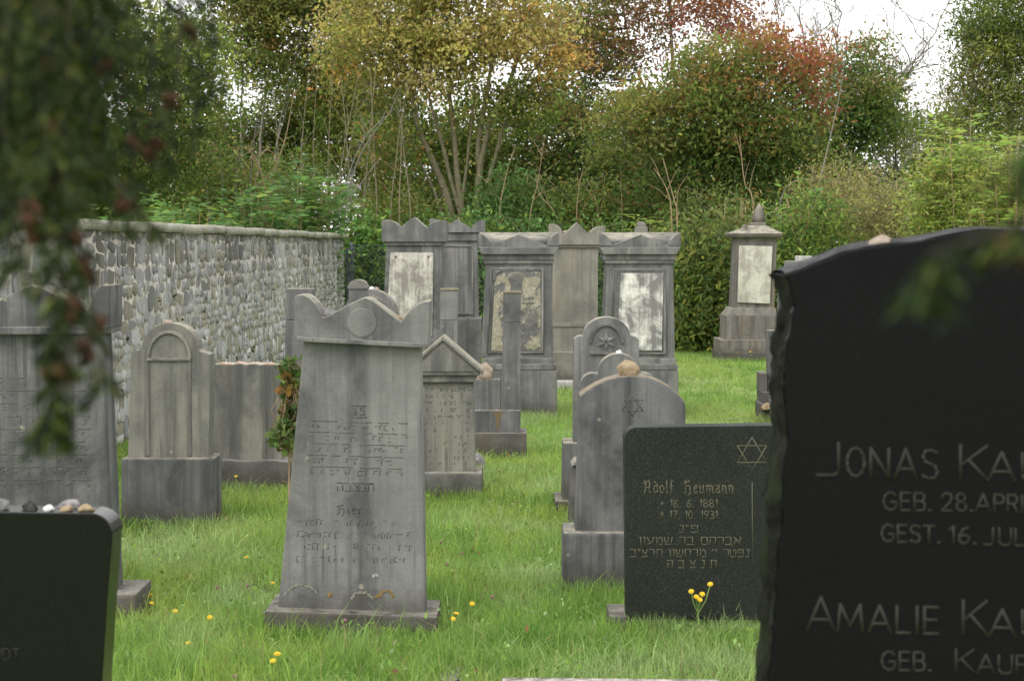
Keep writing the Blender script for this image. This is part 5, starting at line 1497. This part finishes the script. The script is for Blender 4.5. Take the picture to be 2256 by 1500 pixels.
# ================================================================== GRASS
def vnoise(x, y, sc, seed):
    g = np.random.default_rng(seed).uniform(0, 1, (64, 64))
    x = x * sc; y = y * sc
    xi, yi = np.floor(x).astype(int), np.floor(y).astype(int); fx, fy = x - xi, y - yi
    fx = fx*fx*(3-2*fx); fy = fy*fy*(3-2*fy)
    a = g[xi % 64, yi % 64]; b = g[(xi+1) % 64, yi % 64]; c = g[xi % 64, (yi+1) % 64]; d_ = g[(xi+1) % 64, (yi+1) % 64]
    return (a*(1-fx) + b*fx)*(1-fy) + (c*(1-fx) + d_*fx)*fy

G_MID = np.array((.235,.375,.08)); G_YEL = np.array((.34,.43,.10)); G_PALE = np.array((.36,.47,.21)); G_DEEP = np.array((.13,.26,.05)); G_STRAW = np.array((.42,.36,.18))
GV, GN, GI, GT = [], [], [], []; goff = 0
def blades(x, y, hgt, wid, seg, lean=1.15, gen=rng):
    global goff
    n = len(x)
    az = gen.uniform(0, 2*np.pi, n); ln = np.abs(gen.normal(0, lean, n)) * hgt
    z0 = ground_z_np(x, y) - .004
    face = gen.uniform(0, np.pi, n); face = np.where(gen.random(n) < .6, gen.normal(0, .5, n), face)
    sx, sy = np.cos(face) * wid / 2, np.sin(face) * wid / 2
    dx, dy = np.cos(az) * ln, np.sin(az) * ln
    hh = hgt * np.sqrt(np.clip(1 - (ln / hgt * .5)**2, .12, 1))
    p1 = vnoise(x + 40, y, .55, 1); p2 = vnoise(x + 40, y, 1.9, 2); p3 = vnoise(x + 40, y, 5.0, 3)
    m = (p1*.5 + p2*.3 + p3*.2)[:, None]
    col = G_MID + (G_YEL - G_MID) * np.clip((m - .45)*3.2, 0, 1)
    q = (vnoise(x + 60, y, 1.1, 4)*.5 + vnoise(x + 60, y, 3.2, 5)*.5)[:, None]
    col = col + (G_PALE - col) * np.clip((q - .52)*3.2, 0, .85)
    col = col + (G_DEEP - col) * np.clip((.42 - p3[:, None])*2.4 + (.4 - q)*2.0, 0, .85)
    u = gen.random(n); col = np.where((u < .03)[:, None], G_STRAW, col); col = np.where(((u > .035) & (u < .2))[:, None], col * .6 + G_PALE * .4, col)
    col = np.clip(col * np.exp(gen.normal(0, .22, (n, 1))), 0, 1)
    A = np.stack([x - sx, y - sy, z0], 1); B = np.stack([x + sx, y + sy, z0], 1)
    if seg == 2:
        mx, my, mz = x + dx*.32, y + dy*.32, z0 + hh*.6
        C = np.stack([mx - sx*.8, my - sy*.8, mz], 1); D = np.stack([mx + sx*.8, my + sy*.8, mz], 1)
        T = np.stack([x + dx, y + dy, z0 + hh], 1)
        v = np.stack([A, B, D, C, T], 1).reshape(-1, 3); k = goff + np.arange(n)[:, None] * 5
        idx = np.concatenate([k, k+1, k+2, k, k+2, k+3, k+3, k+2, k+4], 1); fn = np.full(3*n, 3); tc = np.repeat(col, 5, axis=0)
    else:
        T = np.stack([x + dx, y + dy, z0 + hh], 1)
        v = np.stack([A, B, T], 1).reshape(-1, 3); k = goff + np.arange(n)[:, None] * 3
        idx = np.concatenate([k, k+1, k+2], 1); fn = np.full(n, 3); tc = np.repeat(col, 3, axis=0)
    GV.append(v); GN.append(fn); GI.append(idx.ravel()); GT.append(tc); goff += len(v)

def zone(y0, y1, dens, h, wid, seg, per=9, spread=.035):
    def hw(y): return 1128 / FPX * y * 1.12 + .35
    area = (hw(y0) + hw(y1)) * (y1 - y0); nt = int(area * dens / per)
    y = rng.uniform(y0, y1, nt*2); x = rng.uniform(-hw(y1), hw(y1), nt*2); k = (np.abs(x) < hw(y)); x, y = x[k][:nt], y[k][:nt]
    # uneven growth
    g = vnoise(x + 20, y, 1.6, 9)*.6 + vnoise(x + 20, y, 4.5, 10)*.4
    k = rng.random(len(x)) < (.45 + .9*g); x, y, g = x[k], y[k], g[k]
    hh = h * (.55 + .9*g) * rng.uniform(.7, 1.3, len(x))
    ii = np.repeat(np.arange(len(x)), per)
    bx = x[ii] + rng.normal(0, spread, len(ii)); by = y[ii] + rng.normal(0, spread, len(ii)); bh = hh[ii] * rng.uniform(.5, 1.2, len(ii))
    bare_ = np.exp(-(((bx + .97)/.17)**2 + ((by - 6.95)/.16)**2))       # worn patch of earth
    k = (bx > -3.22) & (rng.random(len(bx)) > bare_ * .9)
    bx, by, bh = bx[k], by[k], bh[k]
    blades(bx, by, bh, wid * rng.uniform(.7, 1.3, len(bx)), seg)
zone(4.6, 6.4, 2600, .085, .004, 2)
zone(6.4, 9.0, 6500, .085, .0038, 2)
zone(6.3, 9.5, 380, .135, .0046, 2, 16, .05)
zone(9.5, 14, 200, .12, .005, 2, 16, .05)
zone(9.0, 12.5, 3600, .08, .0048, 2)
zone(12.5, 18.0, 1900, .075, .0065, 1)
zone(18.0, 27.5, 900, .07, .010, 1)
zone(27.5, 36.0, 350, .10, .016, 1)
# longer tufts the mower cannot reach, round the feet of the stones
def skirt(px0, px1, py, n, h, wid=.005, dy=.05):
    d = depth_of(py); x = rng.uniform(W(px0, py, d).x, W(px1, py, d).x, n); y = d - np.abs(rng.normal(0, dy, n)) + .01
    blades(x, y, h * rng.uniform(.45, 1.25, n), np.full(n, wid) * rng.uniform(.7, 1.2, n), 2, .4)
for a in ((570,975,1394,900,0.061),(1335,1500,1402,420,0.101),(1500,1720,1404,420,0.079),(1236,1400,1302,420,0.094),(258,480,1166,480,0.079),(440,640,1084,360,0.072),(880,1070,1096,420,0.086),(940,1165,1014,380,0.072),
          (1055,1230,924,380,0.058),(1480,1500,924,60,0.058),(1218,1262,1122,160,0.065),(1580,1725,793,320,0.079),(240,310,1375,180,0.072),(1660,1720,932,180,0.094),(600,640,1012,120,0.072),(1490,1590,792,240,0.072),(1100,1600,1478,260,0.058),(960,1000,1440,200,0.086),(1225,1340,856,150,0.058)):
    skirt(*a)
o = link("grass", np_mesh("grass", np.concatenate(GV), np.concatenate(GN), np.concatenate(GI), np.concatenate(GT)), M['grass'])
tag(o, "long uncut green grass between the gravestones", "grass", None, "stuff")

# broad leaved weeds in the turf
n = 900
wy = rng.uniform(6.3, 14, n); wx = rng.uniform(-1, 1, n) * (1128/FPX*wy + .2); k = wx > -3.1; wx, wy = wx[k], wy[k]
ii = np.repeat(np.arange(len(wx)), 5); P = np.stack([wx[ii] + rng.normal(0, .03, len(ii)), wy[ii] + rng.normal(0, .03, len(ii)), .03 + rng.uniform(0, .05, len(ii))], 1)
v, fn, ix, ti = leaf_quads(P, .024, .018, pick([(tuple(G_MID*1.0),3),(tuple(G_PALE*.9),2),(tuple(G_MID*.7),2)], len(ii)), up=1.6)
o = link("clover_leaves", np_mesh("clover_leaves", v, fn, ix, ti), M['leaf']); tag(o, "clover and small broad leaves scattered low in the grass", "weeds", None, "stuff")

n = 260
fy = rng.uniform(6.4, 22, n); fx = rng.uniform(-1, 1, n) * (1128/FPX*fy + .2); k = fx > -3.1; fx, fy = fx[k], fy[k]
v, fn, ix, ti = leaf_quads(np.stack([fx, fy, ground_z_np(fx, fy) + rng.uniform(.03, .07, len(fx))], 1), .032, .022, pick([((.26,.13,.06),3),((.34,.24,.10),3),((.18,.10,.05),2)], len(fx)), up=2.0, droop=0)
o = link("fallen_leaves", np_mesh("fallen_leaves", v, fn, ix, ti), M['leaf']); tag(o, "small brown fallen leaves lying in the grass", "leaves", None, "stuff")

# ---- flowers
def at_z(px, py, z): 
    d = depth_of(py, z); return W(px, py, d)
def head_mesh(kind):
    mb = MB()
    if kind == 'yellow':
        for ring, (r_, z_, n_) in enumerate(((.017, .002, 13), (.011, .006, 9))):
            for i in range(n_):
                a = 2*math.pi*i/n_ + ring*.2; w = .0032
                c, s_ = math.cos(a), math.sin(a)
                mb.poly([(c*.002 - s_*w*.5, s_*.002 + c*w*.5, z_), (c*.002 + s_*w*.5, s_*.002 - c*w*.5, z_), (c*r_ + s_*w, s_*r_ - c*w, z_ + .003), (c*r_*1.08, s_*r_*1.08, z_ + .004), (c*r_ - s_*w, s_*r_ + c*w, z_ + .003)], [(0,1,2,3,4)])
        mb.tube([(0,0,-.006),(0,0,.003),(0,0,.008)], [.004,.006,.003], 7)
    else:
        rr_ = random.Random(4)
        for i in range(26):
            z_ = 1 - 2*(i + .5)/26; ph = i*2.4; q = math.sqrt(1 - z_*z_)
            c = Vector((q*math.cos(ph), q*math.sin(ph), z_*1.05)) * .0095
            u = c.normalized(); a = u.cross(Vector((.3,.2,1))).normalized() * .0028; b = u.cross(a.normalized()) * .0028
            mb.poly([c - a - b, c + a - b, c + u*.006, c - a + b, c + a + b], [(0,1,2),(1,4,2),(4,3,2),(3,0,2)])
    return np_mesh(kind + "_head", np.array([tuple(p) for p in mb.v]), [len(f) for f in mb.f], [i for f in mb.f for i in f])
HEAD = {k: head_mesh(k) for k in ('yellow', 'pink')}
HEAD['yellow'].materials.append(M['yellow']); HEAD['pink'].materials.append(M['pink'])
def flower(kind, px, py, z, label, group, seed):
    r = random.Random(seed); p = at_z(px, py, z); g = ground_z(p.x, p.y)
    t = thing("yellow_flower" if kind == 'yellow' else "clover_flower", label, "flower", (p.x, p.y, g), group)
    h = p.z - g
    h_ = link("flower_head", HEAD[kind], None, t); h_.location = (0, 0, h); h_.rotation_euler = (r.uniform(.1, .8), r.uniform(-.3, .3), 0); h_.scale = [r.uniform(.85, 1.1) * (.68 if kind == 'yellow' else .62)]*3
    mb = MB(); mb.tube([(r.uniform(-.02, .02), r.uniform(-.02, .02), 0), (r.uniform(-.01, .01), 0, h*.5), (0, 0, h - .004)], .0013, 4, False); mb.build("stem", M['stem'], t)
for i, (x, y, lab) in enumerate((
    (1040,1330,"solitary yellow flower in the grass right of the leaning gravestone's plinth"),
    (1005,1352,"upper of two yellow flowers touching just right of the plinth corner"),
    (998,1363,"lower of two yellow flowers touching just right of the plinth corner"),
    (600,1285,"yellow flower close beside the left foot of the leaning gravestone"),
    (543,1228,"yellow flower midway between the tall pedestal block and the leaning gravestone"),
    (385,1347,"yellow flower right of the paired ones in the left strip of grass"),
    (462,1360,"largest yellow flower in the left strip of grass, before the leaning stone"),
    (330,1311,"upper of a pair of yellow flowers near the corner of the grey plinth at left"),
    (334,1329,"lower of a pair of yellow flowers near the corner of the grey plinth at left"),
    (415,1417,"lowest yellow flower in the left strip of grass beside the low black stone"),
    (602,1456,"large open yellow flower in the grass below the left plinth corner"),
    (611,1441,"small yellow flower just above the large open one below the plinth"))):
    flower('yellow', x, y, .075, lab, "yellow flowers in the near grass", i)
for i, (x, y, lab) in enumerate(((520,1050,"yellow flower before the rough base of the plain slab"),(1625,776,"yellow flower left of centre at the foot of the free standing monument"),(1653,775,"yellow flower at the right at the foot of the free standing monument"),(1601,771,"yellow flower before the left corner of the free standing monument"),(1560,770,"yellow flower at the foot of the laurel hedge"))):
    flower('yellow', x, y, .10, lab, "yellow flowers at the feet of the stones", 50 + i)
for i, (x, y, lab) in enumerate((
    (972,1193,"upper left of three pink clover heads right of the leaning gravestone"),
    (1018,1218,"right hand one of three pink clover heads right of the leaning gravestone"),
    (985,1243,"lowest of three pink clover heads right of the leaning gravestone"),
    (283,1245,"pink clover head next to the edge of the low black stone"),
    (492,1128,"upper pink clover head right of the tall pedestal block"),
    (500,1144,"lower pink clover head right of the tall pedestal block"),
    (545,1290,"pink clover head in the left grass, left of the leaning stone's foot"),
    (478,1293,"brownish pink clover head in the middle of the left grass strip"),
    (517,1490,"pink clover head at the bottom edge of the picture"),
    (1085,1315,"pink clover head between the leaning stone and the granite slab"),
    (760,1366,"red pink clover head before the leaning stone's plinth"))):
    flower('pink', x, y, .07, lab, "pink clover heads in the grass", 80 + i)
# branching yellow flower plant before the granite slab
d = 7.16; base = W(1538, 1392, d)
t = thing("hawkbit_plant", "branched plant with five yellow flowers before the dark green granite slab", "plant", (base.x, d - .06, 0))
heads = ((1565,1287),(1523,1303),(1547,1309),(1534,1315),(1541,1321))
fork = W(1537, 1352, d - .06) - Vector((base.x, d - .06, 0)); B_ = Vector((base.x, d - .06, 0))
mb = MB(); mb.tube([(0,0,-.02), fork*.5 + Vector((.004,0,0)), fork], .0036, 5, False)
for i, (x, y) in enumerate(heads):
    p = W(x, y, d - .06 - .01*i) - B_
    q = fork + Vector((0, 0, .008*i)); mb.tube([q, q.lerp(p, .5) + Vector(((p.x - q.x)*.15, 0, -.004)), p], .0026, 4, False)
    h_ = link("flower_head", HEAD['yellow'], None, t); h_.location = p; h_.rotation_euler = (.7, .15*(i - 2), 0); h_.scale = (.66,)*3
mb.build("stem", M['stem'], t)

# ================================================================== CONIFER BRANCHES CLOSE TO THE CAMERA
CONE = None
def cone_mesh():
    mb = MB(); r = random.Random(2)
    for k in range(9):
        for lay in range(2):
            a = 2*math.pi*(k % 5)/5 + lay*.6 + (k//5)*.4; zz = -.002 + .0045*(k//3) - .001*lay
            c, s_ = math.cos(a), math.sin(a); R = .0052 - .0009*(k//3) + .0012*lay
            mb.poly([(c*.001, s_*.001, zz - .004), (c*R - s_*.0022, s_*R + c*.0022, zz), (c*R*1.15, s_*R*1.15, zz + .0035), (c*R + s_*.0022, s_*R - c*.0022, zz), (c*R*.7, s_*R*.7, zz - .0025)],
                    [(0,1,4),(1,2,4),(2,3,4),(3,0,4),(0,3,2,1)])
    me = np_mesh("cone", np.array(mb.v), [len(f) for f in mb.f], [i for f in mb.f for i in f]); me.materials.append(M['cone']); return me
CONE = cone_mesh()
def conifer(name, label, strands, cones, seed, dens=1.0):
    """strands: (pixel polyline, depth, spray length in mm, sprays per cm)"""
    r = random.Random(seed); gen = np.random.default_rng(seed)
    p0 = W(*strands[0][0][0], strands[0][1]); t = thing(name, label, "branch", tuple(p0))
    cen, dirs, lens = [], [], []
    for pl, d, sl, k in strands:
        pts = [W(x, y, d + r.uniform(-.01, .01)) - p0 for x, y in pl]
        fine = []
        for a, b in zip(pts[:-1], pts[1:]):
            m_ = max(2, int((b - a).length / .006))
            for q in range(m_): fine.append(a.lerp(b, q/m_) + Vector((r.gauss(0, .0008), r.gauss(0, .0008), 0)))
        fine.append(pts[-1]); n = len(fine)
        mb = MB(); mb.tube(fine, [.0011*(1 - .7*i/(n-1)) + .0004 for i in range(n)], 5, False); mb.build("twig", M['twig'], t)
        for i, p in enumerate(fine):
            m_ = max(0, int(round(r.gauss(k*dens*1.3, .7))))
            for _ in range(m_):
                a = r.uniform(0, 2*math.pi); dr = Vector((math.cos(a), math.sin(a), -r.uniform(.5, 1.7))).normalized()
                L = sl * r.uniform(.4, 1.2) * (1 - .35*i/n)
                q = p.copy(); ns = max(3, int(L/.0045))
                e = dr.cross(Vector((0, 0, 1))).normalized()
                for s_ in range(ns):
                    dr = (dr + Vector((r.gauss(0, .1), r.gauss(0, .1), -.06))).normalized(); q = q + dr*L/ns
                    cen.append(tuple(q)); dirs.append(tuple(dr)); lens.append(.009)
                    for sg in (-1, 1):
                        if r.random() < .8:
                            dd = (dr*.8 + e*sg*.7 + Vector((0, 0, -.15))).normalized(); l2 = .013*(1 - .5*s_/ns)
                            cen.append(tuple(q + dd*l2*.5)); dirs.append(tuple(dd)); lens.append(l2)
    cen, dirs, lens = np.array(cen), np.array(dirs), np.array(lens)
    col = pick([((.022,.040,.007),3),((.045,.066,.011),2),((.009,.018,.005),3),((.085,.095,.018),1)], len(cen), gen, .25)
    v, fn, ix, ti = leaf_quads(cen, lens, .0029, col, gen=gen, dirs=dirs, up=.2, fold=.3)
    o = link("scale_leaves", np_mesh("scale_leaves", v, fn, ix, ti), M['needle'], t); o["kind"] = "stuff"
    for x, y, d, sc in cones:
        for q in range(r.choice((1, 2, 2))):
            o = link("cone", CONE, None, t); o.location = W(x + r.uniform(-9, 9)*q, y + r.uniform(-12, 12)*q, d + r.uniform(-.01, .01)) - p0
            o.rotation_euler = (r.uniform(2.2, 4), r.uniform(-.6, .6), r.uniform(0, 6)); o.scale = (sc*r.uniform(.5, .72),)*3
D1 = .88
conifer("conifer_branch", "drooping conifer branch with small brown cones, out of focus at the upper left", [
  ([(70,-120),(85,60),(92,200),(105,330),(118,440),(128,560),(132,680),(128,790),(118,880),(112,945)], D1, .019, 2.1),
  ([(20,-120),(12,100),(8,260),(20,420),(28,540)], .93, .03, 1.1), ([(-20,-120),(-30,120),(-10,300),(-5,480)], .95, .034, 1.2),
  ([(150,-120),(150,100),(140,260),(150,420),(175,560),(200,660),(215,730)], .95, .026, 1.0), ([(128,560),(160,640),(190,720),(212,800),(205,860)], .9, .022, 1.0),
  ([(210,-120),(215,60),(205,220),(190,340),(180,430)], 1.02, .032, 1.1), ([(270,-120),(280,60),(270,200),(255,330),(250,470)], 1.06, .027, 0.60),
  ([(320,-120),(335,60),(330,190),(335,300),(345,400)], 1.1, .026, 0.66), ([(390,-120),(400,40),(395,160),(370,260),(380,390)], 1.14, .026, 0.66), ([(455,-120),(470,20),(474,110),(462,230)], 1.18, .026, 0.60),
  ([(180,300),(240,390),(290,440),(325,500)], 1.0, .022, .8), ([(105,330),(60,420),(40,500),(45,590)], .9, .024, .8), ([(118,880),(90,930),(75,960)], .88, .016, 1.1), ([(125,860),(140,920),(150,955)], .88, .014, 1.1),
  ([(60,-120),(50,30),(55,120),(60,220)], .98, .036, 1.5), ([(110,-120),(120,40),(110,160),(115,260)], 1.0, .036, 1.5), ([(170,-100),(180,40),(165,170)], 1.05, .034, 1.3), ([(30,-120),(30,60),(40,180),(50,330)], 1.03, .027, 1.0),
  ([(240,-120),(235,40),(240,160),(225,400)], 1.1, .028, 0.66), ([(130,250),(150,330),(145,430)], 1.05, .03, 1.2), ([(200,690),(225,760),(230,850)], .93, .016, .6),
  ([(355,-120),(365,40),(360,150),(340,250)], 1.2, .027, 0.60), ([(425,-120),(435,20),(420,120),(430,300)], 1.25, .026, 0.54), ([(295,-120),(300,80),(300,220),(290,420)], 1.2, .028, 0.60), ([(80,-100),(90,150),(70,300),(90,420)], 1.15, .04, 1.6), ([(150,-100),(170,150),(200,300),(210,430)], 1.2, .04, 1.5), ([(10,-100),(-5,150),(15,300),(0,450)], 1.2, .04, 1.5),
  ([(45,-100),(50,150),(60,280),(50,440)], 1.35, .045, 2.2), ([(100,-100),(110,150),(95,280),(120,420)], 1.4, .045, 2.2), ([(150,-100),(145,130),(155,300),(140,450)], 1.45, .045, 2.0), ([(0,-100),(15,120),(25,260),(15,400)], 1.4, .045, 2.2), ([(75,-100),(70,120),(85,260),(80,380)], 1.5, .05, 2.4), ([(190,-100),(200,100),(185,230),(195,330)], 1.45, .045, 1.8), ([(125,-100),(130,100),(120,230),(130,360)], 1.5, .05, 2.4)],
  [(105,30,.9,1.0),(108,80,.9,1.0),(112,125,.9,1.0),(95,290,.92,1),(112,330,.9,1),(125,385,.9,1),(65,470,.88,1.5),(85,495,.88,1.4),(72,510,.88,1.3),(150,500,.95,1),(165,520,.95,1),(182,580,.95,1.1),(195,610,.95,1.1),(140,690,.88,1.2),(150,670,.88,1.2),
   (218,715,.93,1.1),(212,730,.93,1),(185,765,.9,1.1),(196,785,.9,1.1),(120,805,.88,1.3),(110,825,.88,1.3),(135,795,.88,1.1),(155,820,.9,1),(418,65,1.16,1.2),(425,80,1.16,1.1),(375,215,1.13,1.1),(385,222,1.13,1),(350,320,1.1,1.1),(325,335,1.1,1.1),(290,325,1.08,1.2),(265,450,1.0,1.1),(285,460,1.0,1),(235,140,1.03,1),(225,155,1.03,1)], 7)
conifer("conifer_sprig", "blurred green conifer sprig hanging over the top of the tall black gravestone", [
  ([(2420,380),(2330,440),(2230,500),(2120,535),(2050,565)], .56, .010, .6), ([(2050,565),(2030,600),(2025,635)], .56, .008, .9), ([(2080,560),(2085,610),(2080,650)], .56, .008, .9), ([(2230,500),(2220,560)], .56, .007, .5)],
  [(2185,560,.56,.7),(2215,545,.56,.7),(2240,560,.56,.8)], 9, .8)
conifer("conifer_sprig", "blurred dark conifer sprig poking in from the right frame edge", [
  ([(2420,180),(2340,260),(2270,320),(2215,380)], .62, .016, .8), ([(2340,260),(2290,250),(2240,270)], .62, .014, .8), ([(2270,320),(2262,380),(2250,420)], .62, .012, .8)], [], 10, .8)
